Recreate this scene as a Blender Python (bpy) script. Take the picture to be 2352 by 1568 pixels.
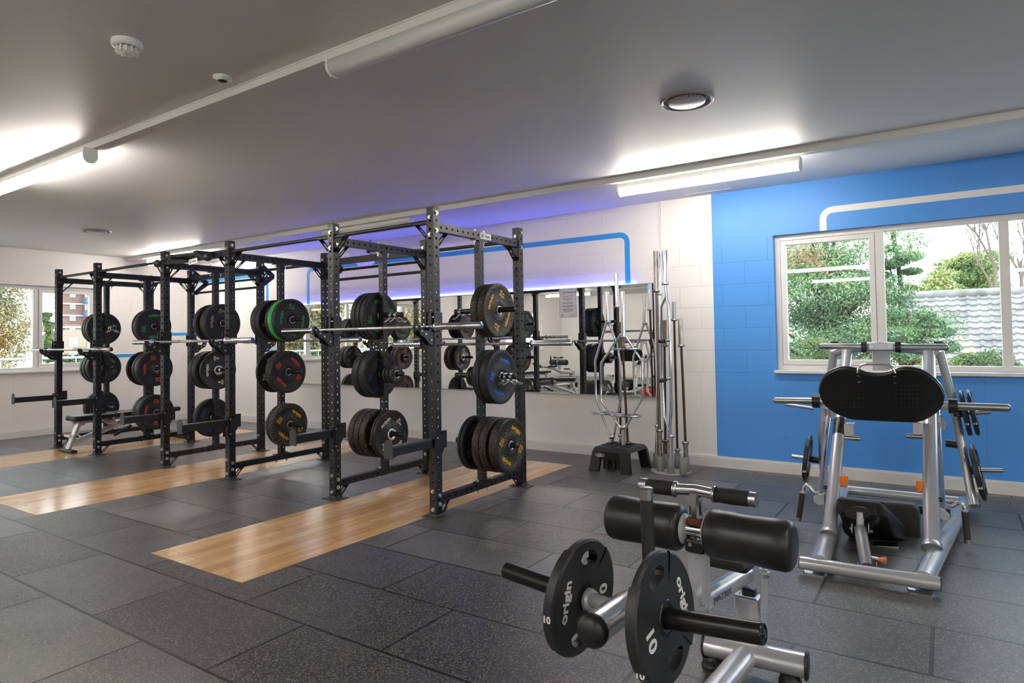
import bpy, bmesh, math, random
import numpy as np
from mathutils import Vector, Matrix
from math import sin, cos, pi, radians, atan2, sqrt

for o in list(bpy.data.objects): bpy.data.objects.remove(o)
SC = bpy.context.scene
COL = SC.collection
rnd = random.Random(7)

# ------------------------------------------------------------------ camera
FPX, CX, CY, CAMH = 1483.9, 1176.0, 736.83, 1.35
YAW, PIT, ROL = -0.5892, 0.0282, -0.0157
_f = Vector((sin(YAW)*cos(PIT), cos(YAW)*cos(PIT), sin(PIT)))
_r = Vector((cos(YAW), -sin(YAW), 0)); _u = _r.cross(_f)
_r2 = cos(ROL)*_r + sin(ROL)*_u; _u2 = -sin(ROL)*_r + cos(ROL)*_u
cam_d = bpy.data.cameras.new('camera'); cam = bpy.data.objects.new('camera', cam_d); COL.objects.link(cam)
cam_d.sensor_width = 36; cam_d.lens = FPX/2352*36
cam_d.shift_y = (CY-784)/2352
cam_d.clip_start = .05; cam_d.clip_end = 400
M = Matrix((( _r2.x, _u2.x, -_f.x, 0), (_r2.y, _u2.y, -_f.y, 0), (_r2.z, _u2.z, -_f.z, CAMH), (0,0,0,1)))
cam.matrix_world = M
SC.camera = cam
SC.view_settings.view_transform = 'Standard'; SC.view_settings.look = 'None'
SC.view_settings.gamma = 1; SC.view_settings.use_curve_mapping = False
SC.view_settings.exposure = 0.66

# ------------------------------------------------------------------ world (overcast sky)
W = bpy.data.worlds.new('overcast_sky'); SC.world = W; W.use_nodes = True
nt = W.node_tree; nt.nodes.clear()
wo = nt.nodes.new('ShaderNodeOutputWorld'); bg = nt.nodes.new('ShaderNodeBackground')
tc = nt.nodes.new('ShaderNodeTexCoord'); sp = nt.nodes.new('ShaderNodeSeparateXYZ'); cr = nt.nodes.new('ShaderNodeValToRGB')
nt.links.new(tc.outputs['Generated'], sp.inputs[0]); nt.links.new(sp.outputs['Z'], cr.inputs[0])
cr.color_ramp.elements[0].position = 0.0; cr.color_ramp.elements[0].color = (1.0, 1.0, 1.0, 1)
cr.color_ramp.elements[1].position = 0.45; cr.color_ramp.elements[1].color = (.84, .92, 1.0, 1)
nt.links.new(cr.outputs[0], bg.inputs[0]); bg.inputs[1].default_value = 2.9
nt.links.new(bg.outputs[0], wo.inputs[0])
LAMP = 33.0      # radiance of a lit tube diffuser
BLUE = 82.0      # blue light strip over the mirror

# ------------------------------------------------------------------ picking points on known planes
def ray(x, y):
    return _r2*((x-CX)/FPX) + _u2*(-(y-CY)/FPX) + _f
def aY(x, y, Y):
    d = ray(x, y); return Vector((0,0,CAMH)) + d*(Y/d.y)
def aX(x, y, X):
    d = ray(x, y); return Vector((0,0,CAMH)) + d*(X/d.x)
def aZ(x, y, Z):
    d = ray(x, y); return Vector((0,0,CAMH)) + d*((Z-CAMH)/d.z)
def aF(x, y, F):
    return Vector((0,0,CAMH)) + ray(x, y)*F

# ------------------------------------------------------------------ materials
MATS = {}
def mat(name, col, rough=.5, metal=0., var=.0, vscale=8., bump=0., bscale=60., spec=.5, coat=0., emit=None, estr=0., rvar=0.):
    if name in MATS: return MATS[name]
    m = bpy.data.materials.new(name); m.use_nodes = True; MATS[name] = m
    n = m.node_tree; b = n.nodes['Principled BSDF']
    b.inputs['Base Color'].default_value = (*col, 1); b.inputs['Roughness'].default_value = rough
    b.inputs['Metallic'].default_value = metal; b.inputs['Specular IOR Level'].default_value = spec
    b.inputs['Coat Weight'].default_value = coat; b.inputs['Coat Roughness'].default_value = .1
    if emit: b.inputs['Emission Color'].default_value = (*emit, 1); b.inputs['Emission Strength'].default_value = estr
    tcn = n.nodes.new('ShaderNodeTexCoord')
    no = n.nodes.new('ShaderNodeTexNoise'); no.inputs['Scale'].default_value = vscale; no.inputs['Detail'].default_value = 5
    n.links.new(tcn.outputs['Object'], no.inputs['Vector'])
    mx = n.nodes.new('ShaderNodeMix'); mx.data_type = 'RGBA'
    v = max(var, .03)
    mx.inputs[6].default_value = (*[c*(1-v) for c in col], 1); mx.inputs[7].default_value = (*[min(1, c*(1+v)) for c in col], 1)
    n.links.new(no.outputs['Fac'], mx.inputs[0]); n.links.new(mx.outputs[2], b.inputs['Base Color'])
    if rvar:
        mr = n.nodes.new('ShaderNodeMapRange'); mr.inputs[3].default_value = max(0, rough-rvar); mr.inputs[4].default_value = min(1, rough+rvar)
        n.links.new(no.outputs['Fac'], mr.inputs[0]); n.links.new(mr.outputs[0], b.inputs['Roughness'])
    if bump:
        n2 = n.nodes.new('ShaderNodeTexNoise'); n2.inputs['Scale'].default_value = bscale
        n.links.new(tcn.outputs['Object'], n2.inputs['Vector'])
        bu = n.nodes.new('ShaderNodeBump'); bu.inputs['Strength'].default_value = bump; bu.inputs['Distance'].default_value = .002
        n.links.new(n2.outputs['Fac'], bu.inputs['Height']); n.links.new(bu.outputs[0], b.inputs['Normal'])
    return m

def flecks(name, base, fl, amount=.25, scale=95., rough=.55):
    m = mat(name, base, rough, var=.25, vscale=30, bump=.25, bscale=240)
    n = m.node_tree; b = n.nodes['Principled BSDF']
    src = b.inputs['Base Color'].links[0].from_socket
    tcn = [x for x in n.nodes if x.type == 'TEX_COORD'][0]
    vo = n.nodes.new('ShaderNodeTexVoronoi'); vo.inputs['Scale'].default_value = scale
    n.links.new(tcn.outputs['Object'], vo.inputs['Vector'])
    c1 = n.nodes.new('ShaderNodeMath'); c1.operation = 'LESS_THAN'; c1.inputs[1].default_value = .30
    n.links.new(vo.outputs['Distance'], c1.inputs[0])
    se = n.nodes.new('ShaderNodeSeparateColor'); n.links.new(vo.outputs['Color'], se.inputs[0])
    c2 = n.nodes.new('ShaderNodeMath'); c2.operation = 'LESS_THAN'; c2.inputs[1].default_value = amount
    n.links.new(se.outputs[0], c2.inputs[0])
    mu = n.nodes.new('ShaderNodeMath'); mu.operation = 'MULTIPLY'
    n.links.new(c1.outputs[0], mu.inputs[0]); n.links.new(c2.outputs[0], mu.inputs[1])
    mx = n.nodes.new('ShaderNodeMix'); mx.data_type = 'RGBA'
    n.links.new(mu.outputs[0], mx.inputs[0]); n.links.new(src, mx.inputs[6]); mx.inputs[7].default_value = (*fl, 1)
    n.links.new(mx.outputs[2], b.inputs['Base Color'])
    return m

def wall_mat(name, col, axis='X', lower=.975, blocks=True):
    m = bpy.data.materials.new(name); m.use_nodes = True; n = m.node_tree; b = n.nodes['Principled BSDF']
    b.inputs['Roughness'].default_value = .45
    g = n.nodes.new('ShaderNodeNewGeometry'); s = n.nodes.new('ShaderNodeSeparateXYZ'); n.links.new(g.outputs['Position'], s.inputs[0])
    c = n.nodes.new('ShaderNodeCombineXYZ'); n.links.new(s.outputs[axis], c.inputs[0]); n.links.new(s.outputs['Z'], c.inputs[1])
    mp = n.nodes.new('ShaderNodeMapping'); mp.inputs['Location'].default_value = (.09, -lower, 0); n.links.new(c.outputs[0], mp.inputs[0])
    br = n.nodes.new('ShaderNodeTexBrick'); br.inputs['Scale'].default_value = 1; br.inputs['Brick Width'].default_value = .45
    br.inputs['Row Height'].default_value = .225; br.inputs['Mortar Size'].default_value = .004; br.inputs['Mortar Smooth'].default_value = .6
    br.inputs['Color1'].default_value = (1,1,1,1); br.inputs['Color2'].default_value = (1,1,1,1); br.inputs['Mortar'].default_value = (0,0,0,1)
    n.links.new(mp.outputs[0], br.inputs['Vector'])
    # lower panels: wide boards
    b2 = n.nodes.new('ShaderNodeTexBrick'); b2.inputs['Scale'].default_value = 1; b2.inputs['Brick Width'].default_value = 1.2
    b2.inputs['Row Height'].default_value = 30; b2.inputs['Mortar Size'].default_value = .003; b2.offset = 0
    b2.inputs['Color1'].default_value = (1,1,1,1); b2.inputs['Color2'].default_value = (1,1,1,1); b2.inputs['Mortar'].default_value = (0,0,0,1)
    mp2 = n.nodes.new('ShaderNodeMapping'); mp2.inputs['Location'].default_value = (.93, 5, 0); n.links.new(c.outputs[0], mp2.inputs[0])
    n.links.new(mp2.outputs[0], b2.inputs['Vector'])
    gt = n.nodes.new('ShaderNodeMath'); gt.operation = 'GREATER_THAN'; gt.inputs[1].default_value = lower; n.links.new(s.outputs['Z'], gt.inputs[0])
    # the block joints fade out under thick paint in patches
    no = n.nodes.new('ShaderNodeTexNoise'); no.inputs['Scale'].default_value = .55; n.links.new(g.outputs['Position'], no.inputs['Vector'])
    # (thinnest paint: the bare blockwork pier beside the right window)
    mr0 = n.nodes.new('ShaderNodeMapRange'); mr0.inputs[1].default_value = .40; mr0.inputs[2].default_value = .58; mr0.inputs[3].default_value = .45; n.links.new(no.outputs['Fac'], mr0.inputs[0])
    px_ = n.nodes.new('ShaderNodeMapRange'); px_.inputs[1].default_value = -2.8; px_.inputs[2].default_value = -2.6; px_.inputs[3].default_value = 1; px_.inputs[4].default_value = 0; n.links.new(s.outputs['X'], px_.inputs[0])
    pz_ = n.nodes.new('ShaderNodeMath'); pz_.operation = 'GREATER_THAN'; pz_.inputs[1].default_value = 2.32; n.links.new(s.outputs['Z'], pz_.inputs[0])
    pm_ = n.nodes.new('ShaderNodeMath'); pm_.operation = 'MAXIMUM'; n.links.new(px_.outputs[0], pm_.inputs[0]); n.links.new(pz_.outputs[0], pm_.inputs[1])
    mr = n.nodes.new('ShaderNodeMath'); mr.operation = 'MULTIPLY'; n.links.new(pm_.outputs[0], mr.inputs[0]); n.links.new(mr0.outputs[0], mr.inputs[1])
    mxf = n.nodes.new('ShaderNodeMix'); mxf.data_type = 'RGBA'; mxf.inputs[7].default_value = (1,1,1,1)
    n.links.new(mr.outputs[0], mxf.inputs[0]); n.links.new(br.outputs['Color'], mxf.inputs[6])
    mx = n.nodes.new('ShaderNodeMix'); mx.data_type = 'RGBA'
    n.links.new(gt.outputs[0], mx.inputs[0]); n.links.new(b2.outputs['Color'], mx.inputs[6]); n.links.new(mxf.outputs[2], mx.inputs[7])
    bu = n.nodes.new('ShaderNodeBump'); bu.inputs['Strength'].default_value = .6; bu.inputs['Distance'].default_value = .005
    n3 = n.nodes.new('ShaderNodeTexNoise'); n3.inputs['Scale'].default_value = 22; n3.inputs['Detail'].default_value = 6; n.links.new(g.outputs['Position'], n3.inputs['Vector'])
    ad = n.nodes.new('ShaderNodeMath'); ad.operation = 'MULTIPLY_ADD'; ad.inputs[1].default_value = .12
    n.links.new(n3.outputs['Fac'], ad.inputs[0]); n.links.new(mx.outputs[2], ad.inputs[2])
    n.links.new(ad.outputs[0], bu.inputs['Height']); n.links.new(bu.outputs[0], b.inputs['Normal'])
    # scuffs near the floor
    n4 = n.nodes.new('ShaderNodeTexNoise'); n4.inputs['Scale'].default_value = 5; n4.inputs['Detail'].default_value = 4
    mp4 = n.nodes.new('ShaderNodeMapping'); mp4.inputs['Scale'].default_value = (1, 1, 2.6); n.links.new(g.outputs['Position'], mp4.inputs[0]); n.links.new(mp4.outputs[0], n4.inputs['Vector'])
    r4 = n.nodes.new('ShaderNodeMapRange'); r4.inputs[1].default_value = .70; r4.inputs[2].default_value = .76; r4.inputs[4].default_value = .5; n.links.new(n4.outputs['Fac'], r4.inputs[0])
    lt = n.nodes.new('ShaderNodeMath'); lt.operation = 'LESS_THAN'; lt.inputs[1].default_value = .8; n.links.new(s.outputs['Z'], lt.inputs[0])
    mu = n.nodes.new('ShaderNodeMath'); mu.operation = 'MULTIPLY'; n.links.new(r4.outputs[0], mu.inputs[0]); n.links.new(lt.outputs[0], mu.inputs[1])
    dk = tuple(x*.45 for x in col)
    m1 = n.nodes.new('ShaderNodeMix'); m1.data_type = 'RGBA'; m1.inputs[6].default_value = (*[x*.9 for x in col], 1); m1.inputs[7].default_value = (*col, 1)
    n.links.new(mx.outputs[2], m1.inputs[0])
    m2 = n.nodes.new('ShaderNodeMix'); m2.data_type = 'RGBA'; m2.inputs[7].default_value = (*dk, 1)
    n.links.new(mu.outputs[0], m2.inputs[0]); n.links.new(m1.outputs[2], m2.inputs[6]); n.links.new(m2.outputs[2], b.inputs['Base Color'])
    return m

def floor_mat():
    m = bpy.data.materials.new('rubber_floor_tiles'); m.use_nodes = True; n = m.node_tree; b = n.nodes['Principled BSDF']
    g = n.nodes.new('ShaderNodeNewGeometry')
    mp = n.nodes.new('ShaderNodeMapping'); mp.inputs['Location'].default_value = (3.58, -2.046, 0); n.links.new(g.outputs['Position'], mp.inputs[0])
    br = n.nodes.new('ShaderNodeTexBrick'); br.inputs['Scale'].default_value = 1; br.inputs['Brick Width'].default_value = 1.0
    br.inputs['Row Height'].default_value = .5045; br.inputs['Mortar Size'].default_value = .008; br.inputs['Mortar Smooth'].default_value = .25
    br.inputs['Bias'].default_value = -.1
    br.inputs['Color1'].default_value = (.050,.050,.053,1); br.inputs['Color2'].default_value = (.140,.143,.150,1); br.inputs['Mortar'].default_value = (.004,.004,.004,1)
    # edges wobble slightly
    nw = n.nodes.new('ShaderNodeTexNoise'); nw.inputs['Scale'].default_value = 60; n.links.new(g.outputs['Position'], nw.inputs['Vector'])
    va = n.nodes.new('ShaderNodeVectorMath'); va.operation = 'MULTIPLY_ADD'; va.inputs[1].default_value = (.006,.006,0)
    n.links.new(nw.outputs['Color'], va.inputs[0]); n.links.new(mp.outputs[0], va.inputs[2]); n.links.new(va.outputs[0], br.inputs['Vector'])
    vo = n.nodes.new('ShaderNodeTexVoronoi'); vo.inputs['Scale'].default_value = 190; n.links.new(g.outputs['Position'], vo.inputs['Vector'])
    se = n.nodes.new('ShaderNodeSeparateColor'); n.links.new(vo.outputs['Color'], se.inputs[0])
    r = n.nodes.new('ShaderNodeMapRange'); r.inputs[1].default_value = .74; r.inputs[2].default_value = .82; r.inputs[4].default_value = .6; n.links.new(se.outputs[0], r.inputs[0])
    cf = n.nodes.new('ShaderNodeMix'); cf.data_type = 'RGBA'; cf.inputs[6].default_value = (.17,.20,.25,1); cf.inputs[7].default_value = (.40,.31,.19,1)
    n.links.new(se.outputs[1], cf.inputs[0])
    no = n.nodes.new('ShaderNodeTexNoise'); no.inputs['Scale'].default_value = 1.6; no.inputs['Detail'].default_value = 6; n.links.new(g.outputs['Position'], no.inputs['Vector'])
    mr = n.nodes.new('ShaderNodeMapRange'); mr.inputs[1].default_value = .3; mr.inputs[2].default_value = .7; mr.inputs[3].default_value = .62; mr.inputs[4].default_value = 1.35; n.links.new(no.outputs['Fac'], mr.inputs[0])
    sc = n.nodes.new('ShaderNodeVectorMath'); sc.operation = 'SCALE'; n.links.new(br.outputs['Color'], sc.inputs[0]); n.links.new(mr.outputs[0], sc.inputs['Scale'])
    iv = n.nodes.new('ShaderNodeMath'); iv.operation = 'SUBTRACT'; iv.inputs[0].default_value = 1; n.links.new(br.outputs['Fac'], iv.inputs[1])
    mu = n.nodes.new('ShaderNodeMath'); mu.operation = 'MULTIPLY'; n.links.new(iv.outputs[0], mu.inputs[0]); n.links.new(r.outputs[0], mu.inputs[1])
    mx = n.nodes.new('ShaderNodeMix'); mx.data_type = 'RGBA'; n.links.new(mu.outputs[0], mx.inputs[0]); n.links.new(sc.outputs[0], mx.inputs[6]); n.links.new(cf.outputs[2], mx.inputs[7])
    n.links.new(mx.outputs[2], b.inputs['Base Color'])
    b.inputs['Roughness'].default_value = .36; b.inputs['Specular IOR Level'].default_value = .6
    n2 = n.nodes.new('ShaderNodeTexNoise'); n2.inputs['Scale'].default_value = 260; n.links.new(g.outputs['Position'], n2.inputs['Vector'])
    ad = n.nodes.new('ShaderNodeMath'); ad.operation = 'MULTIPLY_ADD'; ad.inputs[1].default_value = .28; n.links.new(n2.outputs['Fac'], ad.inputs[0]); n.links.new(iv.outputs[0], ad.inputs[2])
    bu = n.nodes.new('ShaderNodeBump'); bu.inputs['Strength'].default_value = .7; bu.inputs['Distance'].default_value = .004
    n.links.new(ad.outputs[0], bu.inputs['Height']); n.links.new(bu.outputs[0], b.inputs['Normal'])
    return m

def wood_mat():
    m = bpy.data.materials.new('oak_boards'); m.use_nodes = True; n = m.node_tree; b = n.nodes['Principled BSDF']
    g = n.nodes.new('ShaderNodeNewGeometry'); s = n.nodes.new('ShaderNodeSeparateXYZ'); n.links.new(g.outputs['Position'], s.inputs[0])
    c = n.nodes.new('ShaderNodeCombineXYZ'); n.links.new(s.outputs['Y'], c.inputs[0]); n.links.new(s.outputs['X'], c.inputs[1])
    br = n.nodes.new('ShaderNodeTexBrick'); br.inputs['Scale'].default_value = 1; br.inputs['Brick Width'].default_value = 1.15
    br.inputs['Row Height'].default_value = .0985; br.inputs['Mortar Size'].default_value = .0012; br.offset = .37
    br.inputs['Color1'].default_value = (.66,.36,.14,1); br.inputs['Color2'].default_value = (.86,.56,.27,1); br.inputs['Mortar'].default_value = (.22,.11,.04,1)
    n.links.new(c.outputs[0], br.inputs['Vector'])
    mp = n.nodes.new('ShaderNodeMapping'); mp.inputs['Scale'].default_value = (1.4, 16, 1); n.links.new(c.outputs[0], mp.inputs[0])
    no = n.nodes.new('ShaderNodeTexNoise'); no.inputs['Scale'].default_value = 2.2; no.inputs['Detail'].default_value = 7; no.inputs['Distortion'].default_value = .6; n.links.new(mp.outputs[0], no.inputs['Vector'])
    mr = n.nodes.new('ShaderNodeMapRange'); mr.inputs[1].default_value = .3; mr.inputs[2].default_value = .7; mr.inputs[3].default_value = .78; mr.inputs[4].default_value = 1.14; n.links.new(no.outputs['Fac'], mr.inputs[0])
    sc = n.nodes.new('ShaderNodeVectorMath'); sc.operation = 'SCALE'; n.links.new(br.outputs['Color'], sc.inputs[0]); n.links.new(mr.outputs[0], sc.inputs['Scale'])
    vo = n.nodes.new('ShaderNodeTexVoronoi'); vo.inputs['Scale'].default_value = 5; n.links.new(c.outputs[0], vo.inputs['Vector'])
    kn = n.nodes.new('ShaderNodeMapRange'); kn.inputs[1].default_value = .03; kn.inputs[2].default_value = .09; kn.inputs[3].default_value = .45; kn.inputs[4].default_value = 1; n.links.new(vo.outputs['Distance'], kn.inputs[0])
    s2 = n.nodes.new('ShaderNodeVectorMath'); s2.operation = 'SCALE'; n.links.new(sc.outputs[0], s2.inputs[0]); n.links.new(kn.outputs[0], s2.inputs['Scale'])
    n.links.new(s2.outputs[0], b.inputs['Base Color'])
    b.inputs['Roughness'].default_value = .24; b.inputs['Coat Weight'].default_value = .35; b.inputs['Coat Roughness'].default_value = .12
    return m

def glass_mat():
    m = bpy.data.materials.new('window_glass'); m.use_nodes = True; n = m.node_tree; n.nodes.clear()
    o = n.nodes.new('ShaderNodeOutputMaterial'); mx = n.nodes.new('ShaderNodeMixShader'); t = n.nodes.new('ShaderNodeBsdfTransparent'); gl = n.nodes.new('ShaderNodeBsdfGlossy')
    gl.inputs['Roughness'].default_value = .0; t.inputs[0].default_value = (.96,.98,.97,1)
    g = n.nodes.new('ShaderNodeNewGeometry'); dt = n.nodes.new('ShaderNodeVectorMath'); dt.operation = 'DOT_PRODUCT'
    n.links.new(g.outputs['Normal'], dt.inputs[0]); n.links.new(g.outputs['Incoming'], dt.inputs[1])
    ab = n.nodes.new('ShaderNodeMath'); ab.operation = 'ABSOLUTE'; n.links.new(dt.outputs['Value'], ab.inputs[0])
    su = n.nodes.new('ShaderNodeMath'); su.operation = 'SUBTRACT'; su.inputs[0].default_value = 1; n.links.new(ab.outputs[0], su.inputs[1])
    pw = n.nodes.new('ShaderNodeMath'); pw.operation = 'POWER'; pw.inputs[1].default_value = 5; n.links.new(su.outputs[0], pw.inputs[0])
    ma = n.nodes.new('ShaderNodeMath'); ma.operation = 'MULTIPLY_ADD'; ma.inputs[1].default_value = .6; ma.inputs[2].default_value = .035; n.links.new(pw.outputs[0], ma.inputs[0])
    n.links.new(ma.outputs[0], mx.inputs[0]); n.links.new(t.outputs[0], mx.inputs[1]); n.links.new(gl.outputs[0], mx.inputs[2]); n.links.new(mx.outputs[0], o.inputs[0])
    return m

STEEL = mat('black_powder_coat', (.012,.012,.014), .42, var=.3, vscale=20, bump=.08, bscale=300, rvar=.08)
HOLEB = STEEL
ZINC = mat('zinc_bolt', (.55,.56,.58), .32, 1, var=.2, vscale=60)
CHROME = mat('chrome', (.72,.72,.73), .13, 1, var=.1, vscale=12, rvar=.05)
KNURL = mat('knurled_steel', (.42,.42,.42), .38, 1, var=.15, vscale=40, bump=.5, bscale=900)
WORN = mat('worn_steel', (.20,.16,.125), .38, .9, var=.5, vscale=25, rvar=.12)
RUST = mat('rusted_shaft', (.085,.05,.033), .48, .75, var=.6, vscale=18, rvar=.1)
OLDCH = mat('tarnished_chrome', (.42,.38,.32), .25, 1, var=.45, vscale=22, rvar=.1)
SILV = mat('silver_paint', (.56,.57,.60), .26, .5, var=.05, vscale=30, coat=.35)
BRUSH = mat('brushed_steel', (.45,.45,.46), .3, 1, var=.12, vscale=15)
BLKP = mat('black_plastic', (.014,.014,.015), .38, var=.2, vscale=30)
BLKF = mat('black_foam_grip', (.012,.012,.012), .75, var=.3, vscale=60, bump=.3, bscale=200)
VINYL = mat('black_vinyl', (.013,.013,.014), .36, var=.2, vscale=14, bump=.15, bscale=140)
URETH = mat('black_urethane', (.022,.022,.023), .42, var=.2, vscale=12, bump=.12, bscale=180)
ORANGE = mat('orange_plastic', (.85,.22,.02), .4)
WHITEP = mat('white_plastic', (.80,.80,.78), .4, var=.03)
WHITEM = mat('white_painted_metal', (.72,.71,.69), .45, var=.05, vscale=6)
TRIMW = mat('white_gloss_trim', (.74,.72,.70), .35, var=.06, vscale=5, bump=.2, bscale=30)
LETW = mat('white_print', (.85,.85,.84), .5)
GREYM = mat('grey_painted_steel', (.17,.175,.165), .55, var=.25, vscale=18)
MIRR = mat('mirror_glass', (.90,.92,.91), .0, 1, var=0)
RED = mat('red_plastic', (.6,.02,.03), .4)
LEDM = mat('blue_led', (.05,.05,.2), .4, emit=(.10,.12,1.0), estr=BLUE)
LIT = mat('lit_tube_diffuser', (.9,.9,.9), .4, emit=(1.0,.93,.83), estr=LAMP)
UNLIT = mat('opal_diffuser', (.66,.67,.67), .3, var=.03)
CEILM = mat('ceiling_paint', (.74,.735,.73), .5, var=.08, vscale=1.1, bump=.25, bscale=3.5, rvar=.06)
CEILW = mat('ceiling_paint_white', (.72,.72,.73), .6, var=.04, vscale=2)
WALLW = wall_mat('white_block_wall', (.85,.825,.81), 'X'); WALLY = wall_mat('white_block_wall_side', (.84,.80,.78), 'Y')
WALLB = wall_mat('blue_block_wall', (.075,.315,.80), 'X')
PAINTB = mat('blue_stripe_paint', (.02,.30,.76), .45, var=.06)
PAINTW = mat('white_stripe_paint', (.80,.80,.80), .45, var=.03)
FLOORM = floor_mat(); WOODM = wood_mat(); GLASS = glass_mat()

# ------------------------------------------------------------------ mesh builder
class MB:
    def __init__(s): s.v = []; s.f = []; s.sm = []; s.mi = []; s.m = 0
    def add(s, vs, fs, smooth=False):
        k = len(s.v); s.v += [tuple(v) for v in vs]
        for f in fs: s.f.append(tuple(i+k for i in f)); s.sm.append(smooth); s.mi.append(s.m)
        return s
    def box(s, c, d, M=None, bev=0.):
        x, y, z = d[0]/2, d[1]/2, d[2]/2
        if bev:
            b = min(bev, x*.9, y*.9, z*.9); vs = []; 
            # rounded box as convex hull of corner triples
            bm = bmesh.new()
            for sx in (-1,1):
                for sy in (-1,1):
                    for sz in (-1,1):
                        for q in ((sx*x, sy*(y-b), sz*(z-b)), (sx*(x-b), sy*y, sz*(z-b)), (sx*(x-b), sy*(y-b), sz*z), (sx*(x-b*.3), sy*(y-b*.3), sz*(z-b)), (sx*(x-b*.3), sy*(y-b), sz*(z-b*.3)), (sx*(x-b), sy*(y-b*.3), sz*(z-b*.3))):
                            bm.verts.new(q)
            bmesh.ops.convex_hull(bm, input=bm.verts)
            bm.verts.index_update()
            vs = [Vector(v.co) for v in bm.verts]; fs = [[v.index for v in f.verts] for f in bm.faces]; bm.free()
        else:
            vs = [Vector((a*x, b_*y, c_*z)) for c_ in (-1,1) for b_ in (-1,1) for a in (-1,1)]
            fs = [(0,2,3,1),(4,5,7,6),(0,1,5,4),(2,6,7,3),(0,4,6,2),(1,3,7,5)]
        c = Vector(c)
        vs = [(M @ v if M else v) + c for v in vs]
        return s.add(vs, fs)
    def box2(s, a, b): 
        return s.box([(a[i]+b[i])/2 for i in range(3)], [abs(b[i]-a[i]) for i in range(3)])
    def cyl(s, p, q, r, n=16, r2=None, cap=True, smooth=True, ell=1.0, up=None):
        p, q = Vector(p), Vector(q); d = (q-p).normalized(); r2 = r if r2 is None else r2
        u = Vector(up) if up else (Vector((0,0,1)) if abs(d.z) < .9 else Vector((1,0,0)))
        a = d.cross(u).normalized(); b = a.cross(d)
        vs = []
        for (c, rr) in ((p, r), (q, r2)):
            for i in range(n):
                t = 2*pi*i/n; vs.append(c + a*cos(t)*rr + b*sin(t)*rr*ell)
        fs = [(i, (i+1) % n, n+(i+1) % n, n+i) for i in range(n)]
        s.add(vs, fs, smooth)
        if cap: s.add(vs[:n], [tuple(range(n-1,-1,-1))]); s.add(vs[n:], [tuple(range(n))])
        return s
    def tube(s, pts, r, n=10, cap=True, closed=False, ell=1.0):
        pts = [Vector(p) for p in pts]; m = len(pts)
        rr = r if hasattr(r, '__len__') else [r]*m
        T = []
        for i in range(m):
            if closed: t = pts[(i+1) % m]-pts[i-1]
            else: t = (pts[min(i+1,m-1)]-pts[max(i-1,0)])
            T.append(t.normalized())
        u = Vector((0,0,1)) if abs(T[0].z) < .9 else Vector((1,0,0))
        a = T[0].cross(u).normalized(); vs = []
        for i in range(m):
            a = (a - T[i]*a.dot(T[i])).normalized(); b = T[i].cross(a)
            for k in range(n):
                t = 2*pi*k/n; vs.append(pts[i] + a*cos(t)*rr[i] + b*sin(t)*rr[i]*ell)
        fs = []
        for i in range(m if closed else m-1):
            j = (i+1) % m
            for k in range(n): fs.append((i*n+k, i*n+(k+1)%n, j*n+(k+1)%n, j*n+k))
        s.add(vs, fs, True)
        if cap and not closed: s.add(vs[:n], [tuple(range(n-1,-1,-1))]); s.add(vs[-n:], [tuple(range(n))])
        return s
    def lathe(s, p, d, prof, n=32, smooth=True):
        """prof: (distance along d, radius)"""
        p, d = Vector(p), Vector(d).normalized()
        u = Vector((0,0,1)) if abs(d.z) < .9 else Vector((1,0,0))
        a = d.cross(u).normalized(); b = a.cross(d); vs = []; m = len(prof)
        for (h, r) in prof:
            for i in range(n):
                t = 2*pi*i/n; vs.append(p + d*h + a*cos(t)*r + b*sin(t)*r)
        fs = [(i*n+k, i*n+(k+1)%n, (i+1)*n+(k+1)%n, (i+1)*n+k) for i in range(m-1) for k in range(n)]
        return s.add(vs, fs, smooth)
    def ball(s, c, r, sc=(1,1,1), n=16, m=10, half=False):
        c = Vector(c); vs = []; fs = []
        for i in range(m+1):
            ph = (pi/2 if half else pi)*i/m
            for k in range(n):
                t = 2*pi*k/n; vs.append(c + Vector((r*sin(ph)*cos(t)*sc[0], r*sin(ph)*sin(t)*sc[1], r*cos(ph)*sc[2])))
        for i in range(m):
            for k in range(n): fs.append((i*n+k, (i+1)*n+k, (i+1)*n+(k+1)%n, i*n+(k+1)%n))
        return s.add(vs, fs, True)
    def prism(s, pts, d):
        """pts: planar polygon in 3D, extruded by vector d"""
        pts = [Vector(p) for p in pts]; d = Vector(d); n = len(pts)
        vs = pts + [p+d for p in pts]
        return s.add(vs, [tuple(range(n-1,-1,-1)), tuple(range(n, 2*n))] + [(i, (i+1)%n, n+(i+1)%n, n+i) for i in range(n)])
    def hull(s, pts):
        bm = bmesh.new()
        for p in pts: bm.verts.new(p)
        bmesh.ops.convex_hull(bm, input=bm.verts); bm.verts.index_update()
        vs = [Vector(v.co) for v in bm.verts]; fs = [[v.index for v in f.verts] for f in bm.faces]; bm.free()
        return s.add(vs, fs)
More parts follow.
